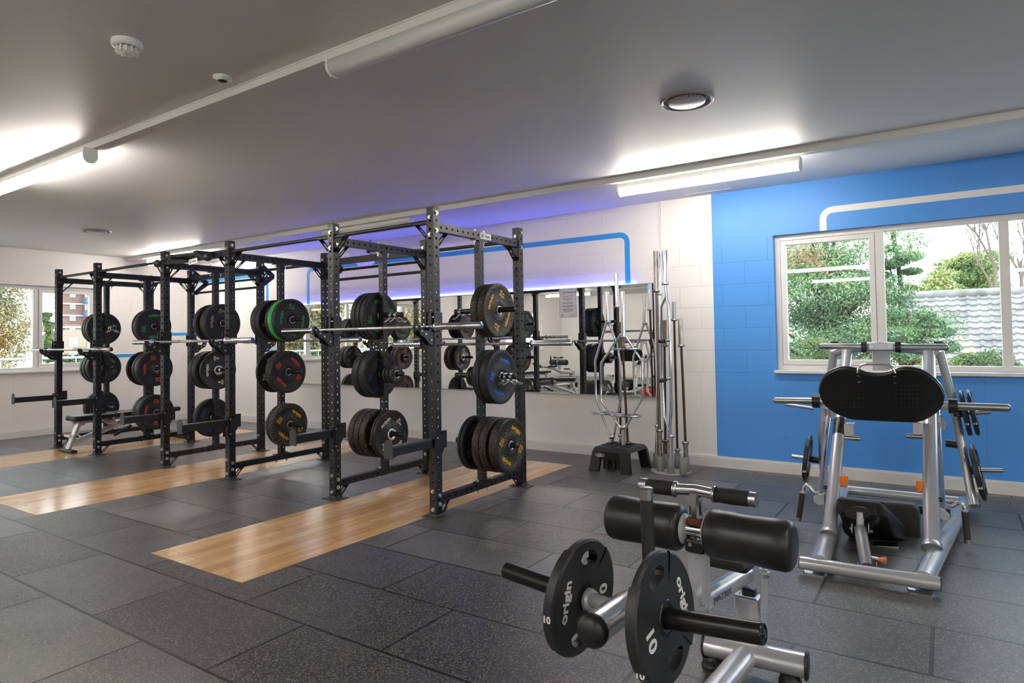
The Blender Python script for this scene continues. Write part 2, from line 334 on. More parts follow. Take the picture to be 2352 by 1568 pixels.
    def holed(s, p, axis, L, a, b, spc=.069, start=.06, r=.0115, faces='xy', n=8):
        """hollow square tube from p along axis; a,b = (vector, half size) across; holes through"""
        p = Vector(p); ax = Vector(axis)
        va, ha = Vector(a[0]), a[1]; vb, hb = Vector(b[0]), b[1]
        for (n_, hn, w_, hw, key) in ((va, ha, vb, hb, 'x'), (vb, hb, va, ha, 'y')):
            for sg in (-1, 1):
                o = p + n_*hn*sg
                def P(u, w): return o + ax*u + w_*w
                if key not in faces:
                    s.add([P(0,-hw), P(0,hw), P(L,hw), P(L,-hw)], [(0,1,2,3)]); continue
                zs = []; z = start
                while z < L - spc*.45: zs.append(z); z += spc
                edges = [0] + [(zs[i]+zs[i+1])/2 for i in range(len(zs)-1)] + [L]
                for i, zc in enumerate(zs):
                    z0, z1 = edges[i], edges[i+1]
                    out = [P(zc,hw), P(z1,hw), P(z1,0), P(z1,-hw), P(zc,-hw), P(z0,-hw), P(z0,0), P(z0,hw)]
                    inn = [P(zc + r*sin(pi*k/4), r*cos(pi*k/4)) for k in range(8)]
                    inn2 = [q - n_*sg*.004 for q in inn]
                    s.add(out+inn+inn2, [(k, (k+1)%8, 8+(k+1)%8, 8+k) for k in range(8)] + [(8+k, 8+(k+1)%8, 16+(k+1)%8, 16+k) for k in range(8)])
        for u in (0, L):
            s.add([p+ax*u+va*ha*i+vb*hb*j for i, j in ((-1,-1),(1,-1),(1,1),(-1,1))], [(0,1,2,3)])
        return s
    def build(s, name, mats, parent=None, bevel=0.):
        me = bpy.data.meshes.new(name)
        me.from_pydata([tuple(v) for v in s.v], [], s.f)
        ms = mats if isinstance(mats, (list, tuple)) else [mats]
        for m in ms: me.materials.append(m)
        me.polygons.foreach_set('use_smooth', s.sm); me.polygons.foreach_set('material_index', s.mi)
        me.validate(); me.update()
        o = bpy.data.objects.new(name, me); COL.objects.link(o)
        if parent:
            o.parent = parent; 
            # geometry is given in world space: keep it there
            o.matrix_parent_inverse = WM(parent).inverted()
        if bevel:
            b = o.modifiers.new('bevel', 'BEVEL'); b.width = bevel; b.segments = 2; b.limit_method = 'ANGLE'
        return o

def WM(o):
    m = Matrix.LocRotScale(o.location, o.rotation_euler, o.scale)
    if o.parent: m = WM(o.parent) @ o.matrix_parent_inverse @ m
    return m
def thing(name, label, cat, loc=(0,0,0), group=None):
    o = bpy.data.objects.new(name, None); COL.objects.link(o); o.location = loc
    o.empty_display_size = .1
    o['label'] = label; o['category'] = cat
    if group: o['group'] = group
    return o
def tag(o, label, cat, group=None, kind=None):
    o['label'] = label; o['category'] = cat
    if group: o['group'] = group
    if kind: o['kind'] = kind
    return o
def struct(o): o['kind'] = 'structure'; return o
def copy_tree(o, parent=None):
    c = o.copy(); COL.objects.link(c)
    if parent is not None: c.parent = parent; c.matrix_parent_inverse = o.matrix_parent_inverse.copy()
    for ch in list(o.children): copy_tree(ch, c)
    return c
_tc = {}
def text(mb, s, size, Mx, bold=.0, ext=.0006, wide=1.0, align='CENTER'):
    """print the text s on a surface: local x = reading direction, local y = up, local z = out of the surface"""
    k = (s, size, bold, ext, wide, align)
    if k not in _tc:
        cu = bpy.data.curves.new('t', 'FONT'); cu.body = s; cu.size = size; cu.extrude = ext; cu.offset = bold*size
        cu.align_x = align; cu.align_y = 'CENTER'; cu.resolution_u = 3
        ob = bpy.data.objects.new('t', cu); COL.objects.link(ob)
        dg = bpy.context.evaluated_depsgraph_get(); e = ob.evaluated_get(dg); me = e.to_mesh()
        _tc[k] = ([Vector((v.co.x*wide, v.co.y, v.co.z)) for v in me.vertices], [tuple(p.vertices) for p in me.polygons])
        e.to_mesh_clear(); bpy.data.objects.remove(ob); bpy.data.curves.remove(cu)
    vs, fs = _tc[k]
    mb.add([Mx @ v for v in vs], fs); return mb
def frame(o, x, y):
    """matrix with local x, y axes at o"""
    x = Vector(x).normalized(); z = x.cross(Vector(y)).normalized(); y = z.cross(x)
    return Matrix(((x.x,y.x,z.x,o[0]),(x.y,y.y,z.y,o[1]),(x.z,y.z,z.z,o[2]),(0,0,0,1)))

# ================================================================== THE ROOM
XL, XR, YB, YF, ZC = -11.5, 6.5, 6.75, -7.0, 2.83
struct(MB().box2((XL-.3, YF-.3, -.12), (XR+.3, YB+.3, 0)).build('floor', FLOORM))
YT = 5.46    # far light trunking: grey ceiling on one side, white strip on the other
c = MB(); c.box2((XL-.3, YF-.3, ZC), (XR+.3, YT+.06, ZC+.15)); c.m = 1; c.box2((XL-.3, YT+.06, ZC), (XR+.3, YB+.3, ZC+.15))
struct(c.build('ceiling', [CEILM, CEILW]))
# back wall with window opening
WX0, WX1, WZ0, WZ1 = -1.385, 2.25, 1.005, 2.335
XBL = -1.985
w = MB(); w.box2((XL-.3, YB, 0), (XBL, YB+.28, ZC))
w.m = 1; w.box2((XBL, YB, 0), (WX0, YB+.28, ZC)); w.box2((WX1, YB, 0), (XR+.3, YB+.28, ZC))
w.box2((WX0, YB, 0), (WX1, YB+.28, WZ0)); w.box2((WX0, YB, WZ1), (WX1, YB+.28, ZC))
struct(w.build('wall_back', [WALLW, WALLB]))
# left wall with two window openings
LW = [(0.25, 5.02, .985, 2.285), (-5.6, -3.4, .985, 2.285)]
w = MB()
w.box2((XL-.28, YF-.3, 0), (XL, YB+.28, .985)); w.box2((XL-.28, YF-.3, 2.285), (XL, YB+.28, ZC))
for a, b in ((YF-.3, -5.6), (-3.4, .25), (5.02, YB+.28)): w.box2((XL-.28, a, .985), (XL, b, 2.285))
struct(w.build('wall_left', WALLY))
struct(MB().box2((XL-.3, YF-.28, 0), (XR+.3, YF, ZC)).build('wall_front', WALLW))
w = MB(); w.box2((XR, YF-.3, 0), (XR+.28, YB+.28, 1.0)); w.box2((XR, YF-.3, 2.3), (XR+.28, YB+.28, ZC))
for a, b in ((YF-.3,-5.), (-1.5,-.5), (4.,YB+.28)): w.box2((XR, a, 1.0), (XR+.28, b, 2.3))
struct(w.build('wall_right', WALLY))

# baseboards
struct(MB().box2((XL, YB-.022, 0), (WX0-.595, YB, .095)).box2((WX0-.595, YB-.022, 0), (XR, YB, .095)).box2((XL, YB-.014, .095), (XR, YB, .112)).build('baseboard_back', TRIMW))
struct(MB().box2((XL, YF, 0), (XL+.022, YB-.022, .095)).box2((XL, YF, .095), (XL+.014, YB-.022, .112)).build('baseboard_left', TRIMW))
struct(MB().box2((XL+.022, YF, 0), (XR, YF+.022, .1)).build('baseboard_front', TRIMW))

def window_unit(name, axis, pos, u0, u1, z0, z1, mulls, sash, sill_u, deep=.09, inward=-1, ft=.05):
    """frame + panes in an opening. axis: 'X' (along x at y=pos) or 'Y' (along y at x=pos)"""
    def bx(m, a0, a1, b0, b1, zz0, zz1):
        if axis == 'X': m.box2((a0, b0, zz0), (a1, b1, zz1))
        else: m.box2((b0, a0, zz0), (b1, a1, zz1))
    d0, d1 = (pos, pos+deep*.75) if inward < 0 else (pos-deep*.75, pos)
    off = deep*.75*(-inward)
    e0, e1 = sorted((pos+off, pos+off-inward*.07)); mid = (e0+e1)/2
    m = MB()
    bx(m, u0, u0+ft, e0, e1, z0, z1); bx(m, u1-ft, u1, e0, e1, z0, z1); bx(m, u0+ft, u1-ft, e0, e1, z1-ft, z1); bx(m, u0+ft, u1-ft, e0, e1, z0, z0+ft)
    cuts = [u0] + list(mulls) + [u1]
    for q in mulls: bx(m, q-.035, q+.035, e0, e1, z0+ft, z1-ft)
    fr = struct(m.build(name, TRIMW, bevel=.003)); 
    for i in range(len(cuts)-1):
        a = cuts[i] + (ft if i == 0 else .035); b = cuts[i+1] - (ft if i == len(cuts)-2 else .035)
        if i in sash:
            s = MB(); t = .05; q0, q1 = mid-.028 if inward>0 else mid-.045, mid+.045 if inward>0 else mid+.028
            bx(s, a+.004, a+t, q0, q1, z0+ft+.004, z1-ft-.004); bx(s, b-t, b-.004, q0, q1, z0+ft+.004, z1-ft-.004)
            bx(s, a+t, b-t, q0, q1, z1-ft-t, z1-ft-.004); bx(s, a+t, b-t, q0, q1, z0+ft+.004, z0+ft+t)
            so = s.build('sash', TRIMW, fr, bevel=.003)
            g = MB(); bx(g, a+t-.006, b-t+.006, mid-.003, mid+.003, z0+ft+t-.006, z1-ft-t+.006); g.build('pane', GLASS, fr)
        else:
            g = MB(); bx(g, a-.004, b+.004, mid-.003, mid+.003, z0+ft-.004, z1-ft+.004); g.build('pane', GLASS, fr)
    s = MB(); 
    if axis == 'X': s.box2((u0-sill_u, pos-.05, z0-.03), (u1+sill_u, pos, z0)); s.box2((u0, pos, z0-.03), (u1, e0, z0+.001))
    else:
        a, b = (pos, pos+.05) if inward > 0 else (pos-.05, pos)
        s.box2((a, u0-sill_u, z0-.03), (b, u1+sill_u, z0)); s.box2((e1, u0, z0-.03), (pos, u1, z0+.001)) if inward > 0 else None
    s.build('sill', TRIMW, fr, bevel=.004)
    return fr
window_unit('window_1', 'X', YB, WX0, WX1, WZ0, WZ1, [-.475, .44, 1.35], [0], .012, inward=-1)
window_unit('window_2', 'Y', XL, .25, 5.02, .985, 2.285, [1.2, 3.05, 4.17], [0, 3], .03, inward=1)
window_unit('window_3', 'Y', XL, -5.6, -3.4, .985, 2.285, [-4.5], [0], .03, inward=1)
# right wall glazing (seen only as light)
for k, (a, b) in enumerate(((-5., -1.5), (-.5, 4.))):
    m = MB(); m.box2((XR+.05, a, 1.0), (XR+.12, a+.06, 2.3)); m.box2((XR+.05, b-.06, 1.0), (XR+.12, b, 2.3)); m.box2((XR+.05, a, 2.24), (XR+.12, b, 2.3)); m.box2((XR+.05, a, 1.0), (XR+.12, b, 1.06)); m.box2((XR+.05, (a+b)/2-.04, 1.0), (XR+.12, (a+b)/2+.04, 2.3))
    f = struct(m.build('window_%d' % (4+k), TRIMW)); MB().box2((XR+.08, a+.05, 1.05), (XR+.086, b-.05, 2.25)).build('pane', GLASS, f)
# door in the front wall, seen in the mirror
m = MB(); m.box2((-7.6, YF, 0), (-7.53, YF+.04, 2.12)); m.box2((-6.6, YF, 0), (-6.53, YF+.04, 2.12)); m.box2((-7.6, YF, 2.05), (-6.53, YF+.04, 2.12))
d = struct(m.build('door_1', TRIMW)); MB().box2((-7.53, YF+.002, 0.01), (-6.6, YF+.03, 2.05)).build('door_leaf', mat('cream_door', (.62,.6,.5), .4), d)
MB().cyl((-6.68, YF+.03, 1.0), (-6.68, YF+.08, 1.0), .012).cyl((-6.68, YF+.08, 1.0), (-6.8, YF+.08, 1.0), .01).build('door_handle', CHROME, d)

# painted stripes -----------------------------------------------------------------
def stripe(name, pts, w, plane, pos, m, rad=.12):
    """flat painted band, mitred and rounded, on a wall plane. pts are (u,z)"""
    P = []
    n = len(pts)
    for i, p in enumerate(pts):
        p = Vector(p)
        if 0 < i < n-1:
            a = (Vector(pts[i-1])-p).normalized(); b = (Vector(pts[i+1])-p).normalized()
            s0, s1 = p + a*rad, p + b*rad
            for k in range(9):
                t = k/8; P.append((s0*(1-t)**2 + p*2*t*(1-t) + s1*t*t))
        else: P.append(p)
    L, R_ = [], []
    for i, p in enumerate(P):
        t = (P[min(i+1, len(P)-1)] - P[max(i-1, 0)]).normalized(); nrm = Vector((-t.y, t.x))
        L.append(p+nrm*w/2); R_.append(p-nrm*w/2)
    mb = MB()
    def V(q, d): return (q.x, pos-d, q.y) if plane == 'Y' else (pos+d, q.x, q.y)
    k = len(P)
    vs = [V(q, .0015) for q in L] + [V(q, .0015) for q in R_] + [V(q, 0) for q in L] + [V(q, 0) for q in R_]
    fs = [(i, i+1, k+i+1, k+i) for i in range(k-1)] + [(2*k+i, 2*k+i+1, i+1, i) for i in range(k-1)] + [(k+i, k+i+1, 3*k+i+1, 3*k+i) for i in range(k-1)]
    mb.add(vs, fs)
    return struct(mb.build(name, m))
def uz(x, y): p = aY(x, y, YB); return (p.x, p.z)
MT = 1.935
s_a = uz(1440, 538); s_b = uz(708, 640)
stripe('trim_2', [(s_b[0], MT), (s_b[0], s_a[1]), (s_a[0], s_a[1]), (s_a[0], MT)], .062, 'Y', YB, PAINTB, .1)
s_c = uz(614, 640)
stripe('trim_3', [(XL, s_a[1]), (s_c[0], s_a[1]), (s_c[0], MT)], .062, 'Y', YB, PAINTB, .1)
q0, q1 = uz(1890, 500), uz(2352, 437)
stripe('trim_4', [(q0[0], WZ1+.0), (q0[0], q1[1]+.02), (XR, q1[1]+.02)], .06, 'Y', YB, PAINTW, .1)
stripe('trim_5', [(5.02, 1.175), (5.96, 1.175), (5.96, 1.535), (YB, 1.535)], .05, 'X', XL, PAINTB, .05)

# conduit down the wall
p0 = aY(1515, 462, YB)
struct(MB().box2((p0.x-.012, YB-.014, MT-.3), (p0.x+.012, YB, ZC)).build('trim_6', TRIMW))

# wooden lifting strips let into the floor (flush)
for i, (a, b, y0, y1) in enumerate(((-4.313, -3.335, 2.203, 6.09), (-7.11, -6.085, 2.203, 6.09), (-9.77, -8.80, 2.203, 6.09))):
    struct(MB().box2((a, y0, -.02), (b, y1, .0018)).build('trim_%d' % (7+i), WOODM))
    # dark joint round it
# access hatch
h = [aZ(x, y, ZC) for x, y in ((1548,437),(1580,447),(1650,433),(1620,424))]
hx0, hx1 = -2.22, -1.72; hy0, hy1 = 6.25, 6.6
mb = MB(); 
for a in ((hx0,hy0,hx1,hy0+.02),(hx0,hy1-.02,hx1,hy1),(hx0,hy0+.02,hx0+.02,hy1-.02),(hx1-.02,hy0+.02,hx1,hy1-.02)): mb.box2((a[0],a[1],ZC-.006),(a[2],a[3],ZC))
mb.box2((hx0+.024,hy0+.024,ZC-.003),(hx1-.024,hy1-.024,ZC))
struct(mb.build('trim_10', CEILW))

# ------------------------------------------------------------------ trunking and lights
def trunking(name, y0, y1, x0, x1, h, label):
    m = MB(); m.box2((x0, y0, ZC-h), (x1, y1, ZC)); m.box2((x0, y0-.004, ZC-h), (x1, y0, ZC-h+.008)); m.box2((x0, y0-.003, ZC-.012), (x1, y0, ZC-.004))
    return struct(m.build(name, WHITEM))
trunking('trim_11', YT, YT+.075, XL, XR, .055, '')
trunking('trim_12', 2.18, 2.255, XL, XR, .055, '')
def fixture(x0, x1, y, lit, label, hide=False):
    """long batten: white body, half round diffuser, end caps"""
    z1 = ZC-.055; w = .045
    t = thing('batten_light', label, 'ceiling light', ((x0+x1)/2, y, z1-.04), 'batten lights on the ceiling trunking')
    MB().box2((x0+.012, y-w, z1-.035), (x1-.012, y+w, z1)).build('housing', WHITEM, t)
    prof = [(-w, 0), (-w, -.03), (-w*.82, -.052), (-w*.45, -.066), (0, -.07), (w*.45, -.066), (w*.82, -.052), (w, -.03), (w, 0)]
    m = MB(); zz = z1-.035; n = len(prof)
    vs = [(x, y+a, zz+b) for x in (x0+.014, x1-.014) for a, b in prof]
    m.add(vs, [(i, i+1, n+i+1, n+i) for i in range(n-1)] + [tuple(range(n))[::-1], tuple(range(n, 2*n)), (0, n, 2*n-1, n-1)], True)
    m.build('diffuser', LIT if lit else UNLIT, t)
    prof2 = [(-w-.004, .035), (-w-.004, -.032), (-w*.85, -.056), (-w*.45, -.072), (0, -.075), (w*.45, -.072), (w*.85, -.056), (w+.004, -.032), (w+.004, .035)]
    for xx in (x0, x1-.014):
        m = MB(); m.prism([(xx, y+a, zz+b) for a, b in prof2], (.014, 0, 0)); 
        xo = xx-.001 if xx == x0 else xx+.014; m.lathe((xo, y, zz-.02), (1,0,0), [(0,.011),(.0015,.011),(.0015,.008),(0,.008)], 16)
        m.build('end_cap', WHITEP, t)
    return t
yA = YT+.125; yN = 2.20
fixture(-2.50, -.915, YT+.12, True, 'lit batten light over the boundary of the white and blue wall')
fixture(-6.62, -5.11, YT+.12, False, 'unlit batten light above the gap between the nearest two rack bays')
fixture(-11.0, -9.42, YT+.12, True, 'small distant lit batten light over the leftmost bay of the rack')
fixture(-6.86, -5.08, 2.165, True, 'bright lit batten light at the left edge of the photo')
fixture(-2.50, -.62, 2.165, False, 'unlit batten light at the top centre of the photo, nearest the camera')
# lamps further back in the room, above and behind the camera
k = 0
for yy in (-1.1, -4.4):
    trunking('trim_%d' % (13+k), yy-.02, yy+.055, XL, XR, .055, ''); k += 1
    for x0, nm_ in ((-10.6,'over its left end'), (-6.7,'left of centre'), (-2.8,'right of centre'), (1.1,'over its right end')):
        fixture(x0, x0+1.6, yy, True, 'reflected lit batten light in the %s row behind the camera, %s' % ('nearer' if yy > -2 else 'farther', nm_))
fixture(1.5, 3.1, 2.165, True, 'reflected lit batten light outside the right edge of the photo')

# round ceiling diffusers
def vent(x, y, r, label):
    t = thing('ceiling_vent', label, 'vent', (x, y, ZC), 'round ceiling vents')
    MB().lathe((x,y,ZC), (0,0,-1), [(0,r),(.012,r*.99),(.016,r*.93),(.010,r*.88),(0,r*.85)], 40).build('outer_ring', mat('beige_metal', (.42,.39,.34), .4, .3), t)
    MB().lathe((x,y,ZC), (0,0,-1), [(0.001,r*.85),(.0015,r*.70)], 40).build('gap', BLKP, t)
    m = MB().lathe((x,y,ZC), (0,0,-1), [(.002,r*.70),(.018,r*.68),(.022,r*.64),(.023,.001)], 40)
    m.build('centre_grille', grille, t)
grille = mat('pierced_metal', (.42,.40,.37), .4, .2)
_n = grille.node_tree; _b = _n.nodes['Principled BSDF']; _tc = [x for x in _n.nodes if x.type == 'TEX_COORD'][0]
_v = _n.nodes.new('ShaderNodeTexVoronoi'); _v.inputs['Scale'].default_value = 75; _v.inputs['Randomness'].default_value = 0; _n.links.new(_tc.outputs['Object'], _v.inputs['Vector'])
_l = _n.nodes.new('ShaderNodeMath'); _l.operation = 'LESS_THAN'; _l.inputs[1].default_value = .3; _n.links.new(_v.outputs['Distance'], _l.inputs[0])
_m = _n.nodes.new('ShaderNodeMix'); _m.data_type = 'RGBA'; _m.inputs[6].default_value = (.5,.48,.45,1); _m.inputs[7].default_value = (.06,.05,.05,1); _n.links.new(_l.outputs[0], _m.inputs[0]); _n.links.new(_m.outputs[2], _b.inputs['Base Color'])
_tc = {}
vent(-1.30, 3.955, .165, 'round pierced ceiling vent above the lit batten, nearer the camera')
vent(-9.05, 3.93, .165, 'small distant round ceiling vent over the left end of the rack')
# smoke detector and sensor
p = aZ(292, 96, ZC)
t = thing('smoke_detector', 'white smoke detector with slotted dome on the ceiling', 'smoke detector', (p.x, p.y, ZC))
MB().lathe((p.x,p.y,ZC), (0,0,-1), [(0,.068),(.018,.07),(.03,.064),(.031,.05)], 36).box((p.x-.08,p.y,ZC-.005),(.03,.02,.008)).build('base', WHITEP, t)
m = MB().lathe((p.x,p.y,ZC-.03), (0,0,-1), [(0,.036),(.03,.034),(.034,.026),(.035,.001)], 28)
for k in range(12): a = k*pi/6; m.box((p.x+cos(a)*.042,p.y+sin(a)*.042,ZC-.046),(.018,.006,.03), Matrix.Rotation(a,3,'Z'))
m.build('sensor_dome', WHITEP, t)
p = aZ(511, 177, ZC)
t = thing('ceiling_sensor', 'small white round sensor on the ceiling beside the near trunking', 'sensor', (p.x, p.y, ZC))
MB().lathe((p.x,p.y,ZC), (0,0,-1), [(0,.05),(.008,.05),(.016,.03),(.022,.026)], 32).build('base', WHITEP, t)
MB().lathe((p.x,p.y,ZC-.020), (0,0,-1), [(0,.026),(.006,.02),(.008,.001)], 24).build('lens', BLKP, t)

# ------------------------------------------------------------------ mirror panels
MX = [-9.42, -7.1, -5.29, -3.535, -2.625]
for i in range(4):
    a, b = MX[i]+.002, MX[i+1]-.002
    lab = ['leftmost wall mirror panel, behind the middle rack bay', 'wall mirror panel behind the gap between rack bays', 'wall mirror panel behind the nearest rack bay, carrying the notice', 'rightmost wall mirror panel, behind the standing bars'][i]
    tag(MB().box2((a, YB-.022, .70), (b, YB-.014, MT)).box2((a+.05,YB-.014,.75),(b-.05,YB-.001,MT-.05)).build('wall_mirror', MIRR), lab, 'mirror', 'mirror panels on the back wall')
# aluminium channels hold the mirrors, blue LED strip sits in the top one
ch = MB().box2((MX[0], YB-.026, .688), (MX[-1], YB, .70)).box2((MX[0], YB-.026, MT), (MX[-1], YB-.018, MT+.010)).box2((MX[0], YB-.026, MT), (MX[-1], YB, MT+.003))
ct = thing('mirror_channel', 'thin metal channel along the mirror edges with blue light strip on top', 'light strip', (-6, YB-.02, MT))
ch.build('channel', BRUSH, ct)
MB().box2((-9.1, YB-.016, MT+.0035), (-2.85, YB-.006, MT+.007)).build('light_strip', LEDM, ct)
# notice
np0, np1 = aY(1284, 664, YB-.024), aY(1326, 729, YB-.024)
t = thing('notice_sheet', 'white ATTENTION notice fixed to the mirror', 'sign', (np0.x, YB-.024, np1.z))
nx0, nx1, nz1, nz0 = np0.x, np1.x, np0.z, np1.z; nx1 -= .003
MB().box2((nx0, YB-.0265, nz0), (nx1, YB-.0225, nz1)).build('sheet', mat('laminated_paper', (.62,.62,.64), .25), t)
BI = mat('dark_blue_print', (.05,.07,.16), .5)
yy = YB-.0268
m = MB(); W_ = nx1-nx0; Hh = nz1-nz0
for a in (.04, .96): m.box2((nx0+W_*a-.001, yy-.0003, nz0+Hh*.04), (nx0+W_*a+.001, yy+.0002, nz0+Hh*.97))
for a in (.04, .97): m.box2((nx0+W_*.04, yy-.0003, nz0+Hh*a-.001), (nx0+W_*.96, yy+.0002, nz0+Hh*a+.001))
text(m, 'ATTENTION', W_*.13, frame((nx0+W_*.6, yy, nz0+Hh*.86), (1,0,0), (0,0,1)), bold=.02)
rr = random.Random(3)
for row, (f, l) in enumerate(((.74,.7),(.68,.45),(.64,.55),(.60,.2),(.52,.7),(.49,.55),(.42,.65),(.39,.7),(.36,.35),(.29,.66),(.265,.6),(.21,.5))):
    m.box2((nx0+W_*(.5-l/2), yy-.0003, nz0+Hh*f-.0022), (nx0+W_*(.5+l/2), yy+.0002, nz0+Hh*f+.0022))
m.box2((nx0+W_*.6, yy-.0003, nz0+Hh*.09-.002), (nx0+W_*.9, yy+.0002, nz0+Hh*.09+.002))
m.build('printing', BI, t)
m = MB().lathe((nx0+W_*.2, yy, nz0+Hh*.86), (0,-1,0), [(0,W_*.1),(.0004,W_*.1),(.0004,W_*.08),(0,W_*.08)], 24)
text(m, '!', W_*.16, frame((nx0+W_*.2, yy, nz0+Hh*.86), (1,0,0), (0,0,1)), bold=.01)
m.build('warning_mark', mat('olive_print', (.35,.36,.05), .5), t)
m = MB().lathe((nx0+W_*.18, yy, nz0+Hh*.1), (0,-1,0), [(0,W_*.04),(.0004,W_*.04),(.0004,.0001)], 16); m.build('green_mark', mat('green_print', (.02,.25,.08), .5), t)

# white angled speaker on the wall above the mirror
t = thing('wall_speaker', 'white angled box mounted high on the back wall beside a thin cable', 'speaker', tuple(aY(820, 590, 6.6)))
pp = [aY(x, y, Y) for x, y, Y in ((795,575,6.45),(808,566,6.45),(842,608,6.68),(826,615,6.68))]
m = MB(); m.hull(pp + [p+Vector((.13,.05,.03)) for p in pp] + [p+Vector((.02,.06,-.01)) for p in pp]); m.build('cabinet', WHITEM, t, bevel=.008)
q = aY(846, 577, 6.6); MB().ball(q, .028).cyl(q, q+Vector((.02,.15,.02)), .012).build('bracket', BLKP, t)
MB().tube([aY(x, y, 6.62) for x, y in ((852,551),(848,556),(844,566),(846,575),(852,583),(850,590),(842,594))], .005, 6).build('cable', mat('blue_cable', (.03,.06,.35), .5), t)

# ================================================================== THE RACK
FX = dict(A=-3.272, B=-4.408, C=-5.945, D=-7.166, E=-8.745, F=-9.84)
YP, YQ, YM = 3.81, 5.01, 4.405      # front posts, rear posts, storage posts
HP = 2.372; HW = .0345
rack = thing('weightlifting_rack', 'long black steel multi-bay weightlifting rack standing in front of the wall mirrors', 'power rack', (-6.5, 4.41, 0))
def bolt(m, p, d, r=.0125):
    p = Vector(p); d = Vector(d)
    m.cyl(p, p+d*.003, r*1.35, 12); m.cyl(p+d*.003, p+d*.013, r, 6, smooth=False); return m
HIDB = MB(); _bp = {}
def one_bolt(parent, p, ax_):
    if ax_ not in _bp:
        b_ = bolt(MB(), (0,0,0), (1,0,0) if ax_ == 'x' else (0,-1,0)).build('bolt', ZINC); COL.objects.unlink(b_); _bp[ax_] = b_
    o = _bp[ax_].copy(); COL.objects.link(o); o.parent = parent; o.matrix_parent_inverse = WM(parent).inverted(); o.location = p
def gusset(m, corner, du, dv, dw, L=.125, w=.052, th=.005, rb=0):
    """slotted diagonal brace. corner: inner corner, du/dv: the two leg directions, dw: width direction"""
    c = Vector(corner); du, dv, dw = Vector(du), Vector(dv), Vector(dw)
    p, q = c+du*L, c+dv*L; ax = (q-p).normalized(); n = ax.cross(dw).normalized(); ln = (q-p).length
    R3 = Matrix((ax, dw, n)).transposed()
    for s in (-1, 1): m.box((p+q)/2 + dw*s*(w/2-.007), (ln, .014, th), R3)
    m.box(p+ax*ln*.14, (ln*.28, w, th), R3); m.box(q-ax*ln*.14, (ln*.28, w, th), R3)
    m.box(c+du*(L*.55), (L*1.05 if abs(du.x)>.5 else w, L*1.05 if abs(du.y)>.5 else (w if abs(du.z)<.5 or abs(dw.y)>.5 else .006), .006) if abs(du.z)<.5 else (w,w,.1))
    R4 = None
    sz = [.006]*3
    for i in range(3):
        if abs(dv[i]) > .5: sz[i] = L*1.05
        if abs(dw[i]) > .5: sz[i] = w
    m.box(c+dv*(L*.55), sz)
    bolt(m, c+dv*L*.75 + du*.004, du, .009)
    return m
def footplate(x, y):
    return MB().box((x, y, .004), (.20, .13, .008), bev=.003).box((x, y, .016), (.085, .085, .02), bev=.006)
